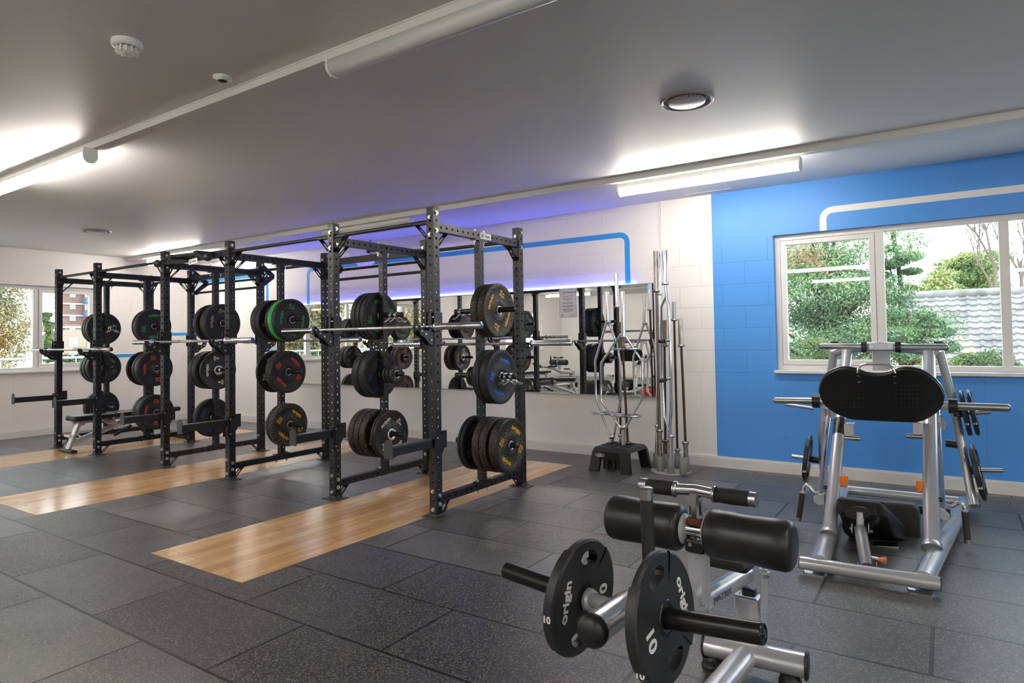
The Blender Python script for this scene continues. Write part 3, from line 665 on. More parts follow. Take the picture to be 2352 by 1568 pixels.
for k, x in FX.items():
    for yy, rear in ((YP, False), (YQ, True)):
        m = MB().holed((x, yy, .012), (0,0,1), HP-.012, ((1,0,0), HW), ((0,1,0), HW), .069, .055)
        up = m.build('upright', STEEL, rack)
        MB().box((x, yy, HP+.003), (.072,.072,.008), bev=.003).build('cap', BLKP, up)
        footplate(x, yy).build('foot_plate', mat('scuffed_foot', (.09,.088,.08), .5, .5, var=.5, vscale=30), up)
        if not rear:
            for z in (2.30, 2.165, .20, .062): one_bolt(up, (x, yy-HW, z), 'y')
            for z in (2.335, 2.20, .165, .10): one_bolt(up, (x+HW, yy, z), 'x'); bolt(HIDB, (x-HW, yy, z), (-1,0,0))
        else:
            for z in (2.335, 2.20): one_bolt(up, (x+HW, yy, z), 'x')
            for z in (2.30, .2): one_bolt(up, (x, yy-HW, z), 'y')
            for z in (2.30, 2.165, .20, .062): bolt(HIDB, (x, yy+HW, z), (0,1,0))
            for z in (2.335, 2.20, .165): bolt(HIDB, (x-HW, yy, z), (-1,0,0))
    # side frames: top and bottom beams along Y
    b = MB().holed((x, YP+HW, 2.232), (0,1,0), YQ-YP-2*HW, ((1,0,0), .026), ((0,0,1), .0335), .069, .035, .0105, faces='x').build('top_beam', STEEL, rack)
    gusset(MB(), (x, YP+HW, 2.198), (0,1,0), (0,0,-1), (1,0,0)).build('corner_brace', STEEL, b)
    gusset(MB(), (x, YQ-HW, 2.198), (0,-1,0), (0,0,-1), (1,0,0)).build('corner_brace', STEEL, b)
    b = MB().holed((x, YP+HW, .132), (0,1,0), YQ-YP-2*HW, ((1,0,0), .026), ((0,0,1), .029), .069, .035, .0105, faces='x').build('bottom_beam', STEEL, rack)
    gusset(MB(), (x, YP+HW, .103), (0,1,0), (0,0,-1), (1,0,0), L=.095).build('corner_brace', STEEL, b)
    gusset(MB(), (x, YQ-HW, .103), (0,-1,0), (0,0,-1), (1,0,0), L=.095).build('corner_brace', STEEL, b)
    # storage post
    sp_ = MB().holed((x, YM, .17), (0,0,1), 2.19-.17, ((1,0,0), .0285), ((0,1,0), .0285), .069, .06, .010).box((x, YM, .166), (.06,.17,.008)).box((x, YM, 2.193), (.06,.17,.008)).build('storage_post', STEEL, rack)
    m = HIDB
    for s in (-1, 1):
        m.cyl((x, YM+s*.065, .075), (x, YM+s*.065, .185), .006, 8); bolt(m, (x, YM+s*.065, .17), (0,0,1)); bolt(m, (x, YM+s*.065, .103), (0,0,-1)); 
        m.cyl((x, YM+s*.065, 2.15), (x, YM+s*.065, 2.275), .006, 8); bolt(m, (x, YM+s*.065, 2.266), (0,0,1)); bolt(m, (x, YM+s*.065, 2.189), (0,0,-1))
    for z in (1.595, 1.045, .485):
        for s in (-1, 1):
            L = {'A': (.265,.36), 'B': (.30,.245), 'C': (.25,.33), 'D': (.27,.27), 'E': (.2,.33), 'F': (.33,.25)}[k][0 if s < 0 else 1]
            m = MB().cyl((x+s*.0285, YM, z), (x+s*.034, YM, z), .03, 20).lathe((x+s*.03, YM, z), (s,0,0), [(0,.0225),(L-.045,.0225),(L-.04,.021),(L-.038,.0235),(L-.032,.0235),(L-.03,.0001)], 20)
            m.build('weight_peg', mat('worn_black_peg', (.02,.02,.02), .3, .4, var=.4), sp_)
o = HIDB.build('bolts', ZINC, rack); o['kind'] = 'stuff'
# linking bars along X
def xbar(x0, x1, y, z, r, name='pull_up_bar', braces=True, pieces=None):
    m = MB().cyl((x0, y, z), (x1, y, z), r, 14).cyl((x0, y, z), (x0+.008, y, z), r*1.8, 14).cyl((x1-.008, y, z), (x1, y, z), r*1.8, 14)
    b = m.build(name, STEEL, rack)
    if braces:
        gusset(MB(), (x0, y, z-r*.8), (1,0,0), (0,0,-1), (0,1,0), L=.13).build('corner_brace', STEEL, b)
        gusset(MB(), (x1, y, z-r*.8), (-1,0,0), (0,0,-1), (0,1,0), L=.13).build('corner_brace', STEEL, b)
    return b
zb = 2.272
for a, b_ in (('B','A'), ('C','B'), ('E','D'), ('F','E')): xbar(FX[a]+HW, FX[b_]-HW, YP, zb, .0165)
for a, b_ in (('B','A'), ('D','C'), ('F','E')): xbar(FX[a]+HW, FX[b_]-HW, YQ, 2.262, .0165, braces=True)
def flatbeam(a, b_, y, z, name='cross_beam', holes='x'):
    m = MB().holed((FX[a]+HW, y, z), (1,0,0), FX[b_]-FX[a]-2*HW, ((0,1,0), .026), ((0,0,1), .0335), .069, .035, .0105, faces=holes)
    o = m.build(name, STEEL, rack)
    gusset(MB(), (FX[a]+HW, y, z-.033), (1,0,0), (0,0,-1), (0,1,0)).build('corner_brace', STEEL, o)
    gusset(MB(), (FX[b_]-HW, y, z-.033), (-1,0,0), (0,0,-1), (0,1,0)).build('corner_brace', STEEL, o)
    return o
flatbeam('D', 'C', YP, 2.262)
flatbeam('C', 'B', YQ, 2.263, holes='z'); flatbeam('E', 'D', YQ, 2.263, holes='z')
# angled pull-up brackets toward the mirror, with two bars each
for a, b_ in (('C','B'), ('E','D')):
    for x, s in ((FX[a], 1), (FX[b_], -1)):
        xx = x + s*(HW+.0005)
        P = [(YQ-.03,2.375),(YQ+.045,2.375),(YQ+.235,2.235),(YQ+.235,2.185),(YQ+.045,2.045),(YQ-.03,2.02),(YQ-.03,2.075),(YQ+.03,2.09),(YQ+.16,2.21),(YQ+.03,2.30),(YQ-.03,2.32)]
        br = MB()
        n = len(P)
        # arms as quads (upper, lower) with thickness
        for q in (([0,1,2,8],), ([2,3,8],), ([3,4,7,8],), ([4,5,6,7],), ([0,8,9,10],)):
            for idx in q: br.prism([(xx, P[i][0], P[i][1]) for i in idx], (s*.006,0,0))
        o = br.build('angled_bracket', STEEL, rack)
        m = MB()
        for z in (2.345, 2.20, 2.055): bolt(m, (xx+s*.006, YQ, z), (s,0,0))
        m.build('bolts', ZINC, o)
    xbar(FX[a]+HW+.006, FX[b_]-HW-.006, YQ+.19, 2.195, .0155, braces=False)
    xbar(FX[a]+HW+.006, FX[b_]-HW-.006, YQ+.055, 2.065, .0155, braces=False)
# multi grip handle in front of the D-C beam
P = [aY(x, y, 3.60) for x, y in ((477,590),(462,588),(450,583),(391,589),(375,596),(362,605))]
o = MB().tube([P[0]]+P[1:], .015, 10).build('bent_grip_bar', STEEL, rack)
MB().ball(P[0], .042).ball(P[-1], .042).build('globe_grip', BLKP, o)
m = MB()
for p in (P[2], P[3]): m.box(((p.x), 3.69, 2.262), (.05,.2,.045))
m.build('grip_mount', STEEL, o)
def makerplate(parent, c, x, y, w, h):
    F_ = frame(c, x, y); n = F_.to_3x3() @ Vector((0,0,1))
    m = MB().box(Vector(c)-n*.002, (w, h, .004), F_.to_3x3())
    o = m.build('maker_plate', WHITEP, parent)
    t = MB(); text(t, 'Exigo', h*.62, F_ @ Matrix.Translation((w*.14, 0, .0004)), bold=.02)
    for (a, b, ww, hh) in ((-.37,0,.04,.62), (-.23,0,.04,.62), (-.30,.26,.18,.1), (-.30,-.26,.18,.1), (-.30,.0,.09,.1), (-.345,.1,.03,.3), (-.255,-.1,.03,.3)):
        t.box(F_ @ Vector((a*w, b*h, .0005)), (ww*w, hh*h, .001), F_.to_3x3())
    t.build('lettering', BLKP, o); return o
makerplate(rack, (FX['A']+.0285, 4.468, 2.233), (0,1,0), (0,0,1), .155, .052)
q = aY(443, 600, 3.62); makerplate(rack, q, (1,0,.08), (0,0,1), .15, .052)
# ring handle near the foot of the nearest post
m = MB().tube([(FX['A']+HW+.002+.065*sin(t), YP+.0, .095+.05*cos(t)) for t in [pi*k/14 for k in range(15)]], .0075, 8)
m.build('ring_handle', STEEL, rack)

# ------------------------------------------------------------------ J hooks and safety arms
def jhook(x, ypost, s, zbar, label):
    """s=-1 hook on the camera side of a front post, +1 on the wall side of a rear post"""
    yf = ypost + s*HW
    t = thing('j_hook', label, 'barbell hook', (x, yf, zbar), 'hooks holding the barbells')
    prof = [(.002, .13), (.03, .13), (.035, .03), (.06, -.018), (.115, -.018), (.145, .0), (.155, .028), (.175, .025), (.175, -.01), (.15, -.045), (.11, -.06), (.05, -.115), (.002, -.125)]
    for sx in (-1, 1):
        MB().prism([(x+sx*.022, yf+s*a, zbar+b-.012) for a, b in prof], (sx*.007,0,0)).build('side_plate', STEEL, t)
    m = MB().box((x, yf+s*.012, zbar+.0), (.044, .018, .22)).box((x, yf+s*.088, zbar-.026), (.044, .05, .008)); m.build('cradle', BLKP, t)
    m = MB()
    for sx in (-1, 1):
        for (a, b) in ((.02,.09), (.145,-.015), (.1,-.04), (.04,-.085)): bolt(m, (x+sx*.029, yf+s*a, zbar+b-.012), (sx,0,0), .006)
    m.build('bolts', ZINC, t)
    m = MB().box((x, ypost - s*.0, zbar+.06), (.078, .075, .09)) if False else MB().box((x+.042, ypost-s*.0, zbar+.04), (.008, .095, .15)).box((x-.042, ypost, zbar+.04), (.008, .095, .15)).box((x, yf+s*.004, zbar+.04), (.09,.006,.15))
    m.build('wrap_bracket', STEEL, t, bevel=.002)
    return t
HZ = dict(A=1.45, B=1.45, C=1.377, D=1.377, E=1.303, F=1.303)
RZ = dict(A=1.305, B=1.305, C=1.368, D=1.368, E=1.36, F=1.36)
NAMEP = dict(A='the front right post nearest the camera', B='the second front post from the right', C='the third front post from the right', D='the fourth front post from the right', E='the fifth front post from the right', F='the leftmost front post')
NAMER = dict(A='the rear post at the right end', B='the second rear post from the right', C='the third rear post from the right', D='the fourth rear post from the right', E='the fifth rear post from the right', F='the leftmost rear post')
for k in 'ABCDEF':
    jhook(FX[k], YP, -1, HZ[k], 'black barbell hook on ' + NAMEP[k])
    jhook(FX[k], YQ, 1, RZ[k], 'black barbell hook on ' + NAMER[k])
def safety_arm(k, z, tip):
    x = FX[k]; y0 = YP-HW-.006
    t = thing('safety_arm', 'black spotter arm reaching forward from ' + NAMEP[k], 'spotter arm', (x, y0, z), 'spotter arms')
    MB().box2((x-.027, tip, z-.035), (x+.027, y0, z+.028)).build('arm', STEEL, t, bevel=.004)
    MB().box2((x-.027, tip+.02, z+.028), (x+.027, y0+.01, z+.034)).build('wear_strip', mat('worn_liner', (.06,.06,.065), .3), t)
    pr = [(x-.04, tip, z-.05), (x+.04, tip, z-.05), (x+.04, tip, z+.05), (x+.028, tip, z+.075), (x, tip, z+.085), (x-.028, tip, z+.075), (x-.04, tip, z+.05)]
    MB().prism(pr, (0,-.008,0)).build('end_stop', mat('grey_end_plate', (.06,.065,.075), .4), t)
    m = MB()
    for sx in (-1, 1): m.prism([(x+sx*.038, YP-.055, z+.05), (x+sx*.038, YP+.05, z+.05), (x+sx*.038, YP+.05, z-.06), (x+sx*.038, YP-.01, z-.14), (x+sx*.038, YP-.055, z-.14)], (sx*.006,0,0))
    m.box2((x-.044, YP-HW-.008, z-.14), (x+.044, YP-HW-.001, z+.055))
    m.build('post_bracket', STEEL, t)
    m = MB(); m.box2((x-.03, YP+HW+.002, z-.04), (x+.03, YP+HW+.012, z+.06)); m.box2((x+.024, YP+HW+.002, z-.05), (x+.04, YP+HW+.055, z+.08)); m.build('back_catch', STEEL, t)
    m = MB(); 
    for a, b in ((-.03,.035),(-.03,-.11)): bolt(m, (x+.044, YP+a, z+b), (1,0,0), .006); bolt(m, (x-.044, YP+a, z+b), (-1,0,0), .006)
    m.build('bolts', ZINC, t)
for k, (tx, ty) in dict(A=(893,1036), B=(674,1013), C=(414,982), D=(282,970), E=(127,925), F=(31,918)).items():
    q = aX(tx, ty, FX[k]); safety_arm(k, {'A':.572,'B':.566,'C':.565,'D':.565,'E':.675,'F':.675}[k], q.y)

# ------------------------------------------------------------------ barbells
def barbell(x0, x1, y, z, label, endcol=None, shaft=None, ax=(1,0,0), cut=.415):
    c = ((x0+x1)/2, y, z); t = thing('barbell', label, 'barbell', c, 'barbells resting on the rack hooks')
    a0, a1 = x0+cut, x1-cut
    m = MB().cyl((a0, y, z), (a1, y, z), .0136, 14)
    m.build('shaft', CHROME, t)
    for (a, b) in ((a0+.16, a0+.38), (a0+.386, a0+.56), (a1-.56, a1-.386), (a1-.38, a1-.16)): MB().cyl((a, y, z), (b, y, z), .0143, 14).build('knurled_grip', KNURL, t)
    for s, xa, xe in ((-1, a0, x0), (1, a1, x1)):
        m = MB().lathe((xa, y, z), (s,0,0), [(-.012,.014),(-.012,.034),(.0,.037),(.012,.037),(.012,.0255),(cut-.002,.0255),(cut,.024),(cut,.0001)], 28)
        m.build('sleeve', CHROME, t)
        if endcol:
            MB().lathe((xe, y, z), (s,0,0), [(-.001,.021),(.0012,.021),(.0012,.0001)], 24).build('end_cap', endcol, t)
            MB().lathe((xa, y, z), (s,0,0), [(-.0165,.033),(-.0125,.0355),(-.012,.03)], 28).build('blue_ring', endcol, t)
    return t
BLUEC = mat('blue_anodised', (.06,.28,.55), .3, .6)
barbell(-4.935, -2.725, 3.686, 1.4525, 'chrome barbell across the nearest rack bay with pale blue end caps', BLUEC)
barbell(-7.59, -5.39, 3.686, 1.3795, 'chrome barbell across the middle rack bay with blue end caps', mat('deep_blue_cap', (.02,.12,.5), .35))
barbell(-10.33, -8.12, 3.686, 1.3055, 'worn chrome barbell across the leftmost rack bay', mat('dark_cap', (.05,.04,.03), .5))
barbell(-4.99, -2.79, 5.134, 1.3075, 'chrome barbell on the rear of the nearest bay, facing the mirror', None)
barbell(-7.70, -5.50, 5.134, 1.3705, 'chrome barbell on the rear of the middle bay, facing the mirror', mat('deep_blue_cap', (.02,.12,.5), .35))

# ------------------------------------------------------------------ weight plates
BASEK = (.0135,.0135,.0145)
KIND = {   # material, lettering colour, number, hub radius, radius
 '15y': (flecks('rubber_yellow_flecks', BASEK, (.62,.44,.05), .24, 150), (.85,.47,.01), '15'),
 '20b': (flecks('rubber_blue_flecks', BASEK, (.05,.16,.32), .12, 150), (.04,.14,.75), '20'),
 '20d': (flecks('rubber_dull_blue', BASEK, (.05,.09,.16), .08, 150), (.02,.06,.20), '20'),
 '25r': (flecks('rubber_red_flecks', BASEK, (.35,.03,.02), .05, 150), (.80,.05,.03), '25'),
 '10g': (flecks('rubber_green_flecks', BASEK, (.16,.20,.10), .05, 150), (.01,.40,.08), '10'),
 '5k': (flecks('rubber_grey_flecks', BASEK, (.16,.14,.10), .06, 150), (.36,.31,.22), '5'),
 'gold': (flecks('rubber_brown_flecks', BASEK, (.14,.11,.07), .10, 150), (.30,.26,.12), '15'),
 'plain': (flecks('plain_rubber', (.016,.016,.017), (.03,.03,.03), .05, 150), (.10,.09,.07), '20'),
 'comp': (mat('smooth_black_rubber', (.016,.016,.017), .4, var=.1), (.80,.78,.70), '5'),
 'grn': (mat('green_rubber', (.035,.36,.075), .5, var=.2, vscale=30), (.01,.20,.05), '10'),
 'small': (mat('small_disc_rubber', (.02,.02,.021), .45, var=.2), (.75,.05,.03), '2.5'),
}
LETM = {k: mat('lettering_'+k, v[1], .5) for k, v in KIND.items()}
_pc = {}
def disc_proto(kind, th):
    key = (kind, round(th, 3))
    if key in _pc: return _pc[key]
    m_, lc, num = KIND[kind]; R = .225 if kind != 'small' else .082; hub = .026
    h = th/2
    if kind == 'small':
        pr = [(-h,hub),(-h,.045),(-h+.002,.05),(-h,.07),(-h+.004,R),(h-.004,R),(h,R-.004),(h,.05),(h-.002,.045),(h-.002,.042),(h,.04),(h,hub),(-h,hub)]
    elif kind == 'comp':
        pr = [(-h,hub),(-h,.19),(-h*.7,.21),(-h,.214),(-h+.004,R),(h-.004,R),(h,R-.005),(h,.208),(h-.003,.204),(h-.003,.073),(h,.07),(h,.052),(h-.002,.05),(h-.002,hub),(-h,hub)]
    else:
        pr = [(-h,hub),(-h,.09),(-h+.004,.094),(-h+.004,.185),(-h,.19),(-h,R-.006),(-h+.006,R),(h-.006,R),(h-.001,R-.004),(h,R-.01),(h,.187),(h-.003,.182),(h-.003,.094),(h-.001,.090),(h-.001,hub),(-h,hub)]
    body = MB().lathe((0,0,0), (1,0,0), pr, 56)
    if kind in ('15y','20b','20d','25r','10g','5k','gold','grn','plain'):   # thin raised wear line on the rim
        pass
    b = body.build('disc', m_); 
    hr = .043 if kind != 'comp' else .05
    ring = MB()
    if kind == 'comp': ring.lathe((0,0,0), (1,0,0), [(h-.003,.056),(h+.003,.054),(h+.003,.034),(h-.002,.032),(h-.002,.026)], 36)
    elif kind == 'small': ring.lathe((0,0,0), (1,0,0), [(h+.0004,.040),(h+.001,.036),(h+.001,.028),(h-.003,.026),(-h,.026)], 28)
    else: ring.lathe((0,0,0), (1,0,0), [(h-.0005,.040),(h+.002,.038),(h+.002,.031),(h-.002,.0265),(-h-.002,.0265),(-h-.002,.031),(-h,.04)], 32)
    r_ = ring.build('hub_ring', mat('satin_steel', (.80,.80,.80), .34, .9, var=.15, vscale=30) if kind == 'comp' else BRUSH)
    tx = MB(); e = h - (.003 if kind != 'small' else 0) + .0004
    def put(s, size, ang, rad, up, bold=.02, wide=1.15):
        p = (e, cos(ang)*rad, sin(ang)*rad)
        X = (0, cos(up), sin(up)); Y = (0, -sin(up), cos(up))
        text(tx, s, size, frame(p, X, Y), bold=bold, wide=wide)
    if kind == 'small':
        put('2.5', .022, pi/2, .062, 0); tx.lathe((e-.0003,0,0), (1,0,0), [(0,.0001)]*2, 4)
        q = Vector((e, cos(-2.4)*.062, sin(-2.4)*.062)); tx.lathe(q, (1,0,0), [(0,.010),(.0005,.010),(.0005,.0001)], 16)
    else:
        sz = .054
        for k in (0, 1):
            put('origin', sz, pi/2+k*pi, .140, k*pi)
            put(num, .046, pi+.12+k*pi, .140, k*pi)
            p = Vector((cos(pi+.12+k*pi)*.140, sin(pi+.12+k*pi)*.140)); up = k*pi
            dn = Vector((sin(up), -cos(up)))*.036; p = p+dn
            text(tx, 'KG', .036, frame((e, p.x, p.y), (0, cos(up), sin(up)), (0, -sin(up), cos(up))), bold=.02, wide=1.1)
    t_ = tx.build('lettering', LETM[kind])
    for o in (b, r_, t_): COL.objects.unlink(o)
    _pc[key] = (b, r_, t_); return _pc[key]
def plate(kind, x0, x1, z, rot, label, y=YM, group='plates stored on the rack pegs', th=None, rad=None):
    th = (x1-x0)-.002; t = thing('weight_plate', label, 'weight plate', ((x0+x1)/2, y, z), group)
    t.rotation_euler = (rot, 0, 0)
    for o in disc_proto(kind, th):
        c = o.copy(); COL.objects.link(c); c.parent = t
    return t
DESC = {'15y': 'black 15 kg plate flecked yellow', '20b': 'black 20 kg plate flecked blue', '20d': 'black 20 kg plate with dull blue lettering', '25r': 'black 25 kg plate with red lettering', '10g': 'black 10 kg plate with green lettering',
        '5k': 'black plate with dull grey lettering', 'gold': 'black plate with dull gold lettering', 'plain': 'plain worn black plate', 'comp': 'thin black 5 kg plate with white lettering', 'grn': 'solid green plate', 'small': 'small black disc with red marks'}
POSTN = dict(A='rightmost post', B='second post from right', C='third post from right', D='fourth post from right', E='fifth post from right', F='leftmost post')
PL = {
 'A': {'top': [('15y',.062,.132,60),('15y',.135,.207,60)], 'middle': [('small',-.10,-.066,0),('small',-.062,-.036,0),('20b',.072,.142,0),('20b',.145,.224,-18)],
       'bottom': [('plain',-.092,-.064,20),('plain',-.060,-.034,20),('15y',.058,.128,0),('15y',.131,.199,0),('15y',.229,.306,-32)]},
 'B': {'top': [('10g',-.210,-.150,0),('10g',-.147,-.091,10),('10g',-.088,-.033,2)], 'middle': [('20d',-.205,-.118,0),('20d',-.115,-.032,0),('small',.045,.08,0),('small',.086,.122,0),('small',.128,.172,10)],
       'bottom': [('15y',-.264,-.190,0),('15y',-.187,-.113,0),('15y',-.110,-.037,10),('comp',.042,.069,0),('comp',.071,.097,32)]},
 'C': {'top': [('plain',-.220,-.137,0),('5k',-.134,-.071,0),('10g',.033,.073,0),('grn',.075,.139,0),('10g',.141,.201,80)], 'middle': [('comp',-.128,-.10,10),('25r',.034,.132,-42)],
       'bottom': [('15y',.034,.080,0),('15y',.082,.154,-38)]},
 'D': {'top': [('plain',-.100,-.034,0),('5k',.042,.076,0),('5k',.078,.159,84)], 'middle': [('plain',-.203,-.128,0),('plain',-.125,-.05,0),('comp',.036,.065,88)],
       'bottom': [('20d',-.109,-.042,60)]},
 'E': {'top': [('10g',.060,.108,0),('10g',.110,.200,2)], 'middle': [('plain',-.085,-.05,0),('25r',.066,.132,0),('25r',.134,.234,90),('small',.236,.258,60)], 'bottom': [('25r',.071,.148,0),('25r',.150,.257,78)]},
 'F': {'top': [('10g',-.246,-.193,0),('10g',-.190,-.128,0),('10g',-.125,-.06,0)], 'middle': [('gold',-.292,-.218,0),('gold',-.215,-.145,0),('gold',-.12,-.05,-40)], 'bottom': [('20d',-.190,-.105,0)]},
}
for k, lv in PL.items():
    for lev, lst in lv.items():
        z = {'top': 1.590, 'middle': 1.040, 'bottom': .480}[lev]
        for side in (-1, 1):
            L = [q for q in lst if (q[1] > 0) == (side > 0)]
            L.sort(key=lambda q: -abs(q[1])) 
            for i, (kind, a, b, r) in enumerate(L):
                pos = '' if len(L) == 1 else ['outermost of %s, ' % {2:'two',3:'three'}[min(len(L),3)], 'next inward, ', 'innermost, '][min(i, 2)]
                lab = '%s, %s%s side of %s peg, %s' % (DESC[kind], pos, 'right' if side > 0 else 'left', lev, POSTN[k])
                w = lab.split()
                if len(w) > 16:
                    lab = lab.replace('lettering', 'print').replace('outermost of two,', 'outer,').replace('outermost of three,', 'outermost,').replace('next inward', 'next' if len(L) > 2 else 'inner'); w = lab.split()
                if len(w) > 16: lab = lab.replace(' side of', ',').replace(' with ', ' ').replace(' flecked ', ' ')
                zz = z - .0 if kind != 'small' else z
                plate(kind, FX[k]+a, FX[k]+b, zz, radians(r), lab)

# spring collars clipped on the pegs
def spring_clip(p, label, rot=0.):
    p = Vector(p); t = thing('spring_clip', label, 'barbell clip', p, 'chrome spring clips on the pegs')
    pts = [p + Vector((-.014+.028*i/40, .029*cos(i*2*pi*3/40), .029*sin(i*2*pi*3/40))) for i in range(41)]
    MB().tube(pts, .0038, 6).build('coil', CHROME, t)
    for s in (-1, 1):
        a = p + Vector((s*.012, .02*s, -.024)); q = a + Vector((s*.022, s*.028, -.035)); r_ = q + Vector((s*.026, .006, -.004))
        MB().tube([a, q, r_, r_+Vector((.004,.012,.010)), q+Vector((.006,.016,.006)), a+Vector((.004,.01,.0))], .0035, 6).build('handle', CHROME, t)
spring_clip((FX['A']+.262, YM, 1.045-.004), 'chrome spring clip nearer the plates, right side of middle peg, rightmost post')
spring_clip((FX['A']+.315, YM, 1.045-.004), 'chrome spring clip nearer the tip, right side of middle peg, rightmost post')
spring_clip((FX['A']-.20, YM, 1.595-.004), 'chrome spring clip on the left side of the top peg, rightmost post')
spring_clip((FX['B']+.11, YM, 1.595-.004), 'chrome spring clip nearer the post, right side of top peg, second post')
spring_clip((FX['B']+.175, YM, 1.595-.004), 'chrome spring clip nearer the tip, right side of top peg, second post')
spring_clip((FX['F']+.12, YM, 1.595-.004), 'chrome spring clip nearer the post, top peg of the leftmost post')
spring_clip((FX['F']+.18, YM, 1.595-.004), 'chrome spring clip nearer the tip, top peg of the leftmost post')
spring_clip((FX['D']+.12, YM, 1.045-.004), 'chrome spring clip on the middle peg of the fourth post from right')

# ================================================================== BAR HOLDERS BY THE WALL
t = thing('bar_holder', 'black plastic block bar holder with four splayed legs, below the mirror', 'bar holder', (-2.82, 6.15, 0))
zt = .245
m = MB()
T = [(-3.0,5.96),(-2.64,5.96),(-2.60,6.36),(-3.02,6.36)]
m.hull([(a,b,zt) for a,b in ((-2.985,5.98),(-2.655,5.98),(-2.635,6.34),(-3.0,6.34))] + [(a,b,zt-.045) for a,b in ((-3.015,5.945),(-2.62,5.945),(-2.59,6.37),(-3.035,6.37))] + [(a,b,zt-.012) for a,b in ((-3.0,5.962),(-2.64,5.962),(-2.612,6.355),(-3.02,6.355))])
m.build('top', BLKP, t)
for (x0,y0,sx,sy) in ((-3.015,5.945,-1,-1),(-2.62,5.945,1,-1),(-2.59,6.37,1,1),(-3.035,6.37,-1,1)):
    m = MB(); m.hull([(x0,y0,zt-.045),(x0-sx*.10,y0,zt-.045),(x0-sx*.10,y0-sy*.05,zt-.045),(x0,y0-sy*.05,zt-.045)] + [(x0+sx*.03,y0+sy*.03,0),(x0-sx*.075,y0+sy*.03,0),(x0-sx*.075,y0-sy*.01,0),(x0+sx*.03,y0-sy*.01,0)])
    m.build('leg', BLKP, t)
MB().hull([(-2.92,5.945,zt-.045),(-2.70,5.945,zt-.045),(-2.92,5.95,zt-.12),(-2.70,5.95,zt-.12),(-2.92,5.975,zt-.12),(-2.70,5.975,zt-.12),(-2.92,5.975,zt-.045),(-2.70,5.975,zt-.045)]).build('skirt', BLKP, t)
m = MB(); 
for x in (-2.92,-2.82,-2.72):
    for y in (6.05,6.16,6.27): m.lathe((x,y,zt), (0,0,1), [(0,.036),(.005,.036),(.007,.033),(.007,.026),(-.004,.025),(-.004,.0001)], 20)
m.build('socket_rings', BLKF, t)
m = MB()
for x in (-2.90,-2.82,-2.74): m.cyl((x,6.03,.02),(x,6.03,zt-.05), .035, 14)
m.build('socket_tubes', BLKP, t)
lg = MB(); p = Vector((-2.925,5.9335,zt-.078)); 
ring = [(.045*cos(a)*1.0+(.03 if cos(a)>0 else -.03), .014*sin(a)) for a in [2*pi*k/24 for k in range(24)]]
lg.tube([p+Vector((a*.62,-.001,b)) for a,b in ring], .0022, 6, closed=True)
text(lg, 'origin', .024, frame(p+Vector((0,-.0015,0)), (1,0,0), (0,0,1)), bold=.02)
lg.build('badge', LETW, t)

def vbar(top, bot, Y, sl, label, m_sl, m_sh, r=.0235, sr=.0125, low=None, group='bars standing in the holders', cw=.011, base=None):
    """bar standing upright. top/bot px; sl: px y of the upper sleeve's lower end; low: px y of the lower collar"""
    a, b = aY(*top, Y), aY(*bot, Y)
    if base is not None: b = a + (b-a)*((a.z-base)/(a.z-b.z))
    f = lambda y: a + (b-a)*((aY(top[0]+(bot[0]-top[0])*(y-top[1])/(bot[1]-top[1]), y, Y)-a).length/(b-a).length)
    d = (b-a).normalized(); t = thing('barbell', label, 'barbell', b, group)
    s = f(sl); m = MB().cyl(a, s, r, 20).lathe(s, d, [(-.004,r),(-.004,r+cw),(.018,r+cw),(.018,sr)], 20); m.build('sleeve', m_sl, t)
    if low: l = f(low); MB().cyl(s, l, sr, 12).build('shaft', m_sh, t); MB().lathe(l, d, [(-.018,sr),(-.018,r+cw),(.006,r+cw),(.006,r)], 20).cyl(l, b, r, 20).build('sleeve', m_sl, t)
    else: MB().cyl(s, b, sr, 12).build('shaft', m_sh, t)
    return t
vbar((1415.5,628), (1427,1030), 6.27, 703, 'tall thin chrome sleeved bar standing in the black block holder', CHROME, RUST, r=.021, low=1000, base=.255)
vbar((1427,739), (1443,1036), 6.17, 795, 'short rusty bar standing in the black block holder between the trap bars', WORN, RUST, r=.0235, low=1018, base=.255)
def trapbar(Y, top, nk, L, Rr, bs, bot, hs, label, rc=.0125):
    a, s, b0, b = aY(*top, Y), aY(*nk, Y), aY(*bs, Y), aY(*bot, Y)
    b = b0 + (b-b0)*((b0.z-.255)/(b0.z-b.z))
    t = thing('trap_bar', label, 'trap bar', b, 'trap bars standing in the block holder')
    MB().cyl(a, s, .024, 20).lathe(s, (0,0,-1), [(-.005,.024),(-.005,.031),(.035,.031),(.037,.01)], 20).build('sleeve', CHROME, t)
    MB().cyl(b0, b, .024, 20).lathe(b0, (0,0,1), [(-.005,.024),(-.005,.031),(.035,.031),(.037,.01)], 20).build('sleeve', CHROME, t)
    Lp = [aY(x, y, Y) for x, y in L]; Rp = [aY(x, y, Y) for x, y in Rr]
    MB().tube(Lp, rc, 12).build('side_rail', CHROME, t); MB().tube(Rp, rc, 12).build('side_rail', CHROME, t)
    for (x0, x1, y) in hs:
        p, q = aY(x0, y, Y), aY(x1, y, Y); w = .075
        pts = [p, p+Vector((.01,-w*.7,0)), p+Vector((.05,-w,0)), q+Vector((-.05,-w,0)), q+Vector((-.01,-w*.7,0)), q, q+Vector((-.01,w*.7,0)), q+Vector((-.05,w,0)), p+Vector((.05,w,0)), p+Vector((.01,w*.7,0))]
        for k in range(len(pts)): pts[k].z = p.z
        MB().tube(pts, .011, 10, closed=True).build('handle_loop', CHROME, t)
trapbar(6.22, (1394,670), (1396,736), [(1394,738),(1367,828),(1369,914),(1403,1008)], [(1399,742),(1417,788),(1424,830),(1426,914),(1409,1006)], (1405.5,1006), (1406,1032), [(1364,1418,947)], 'chrome hexagonal trap bar standing on the left of the block holder')
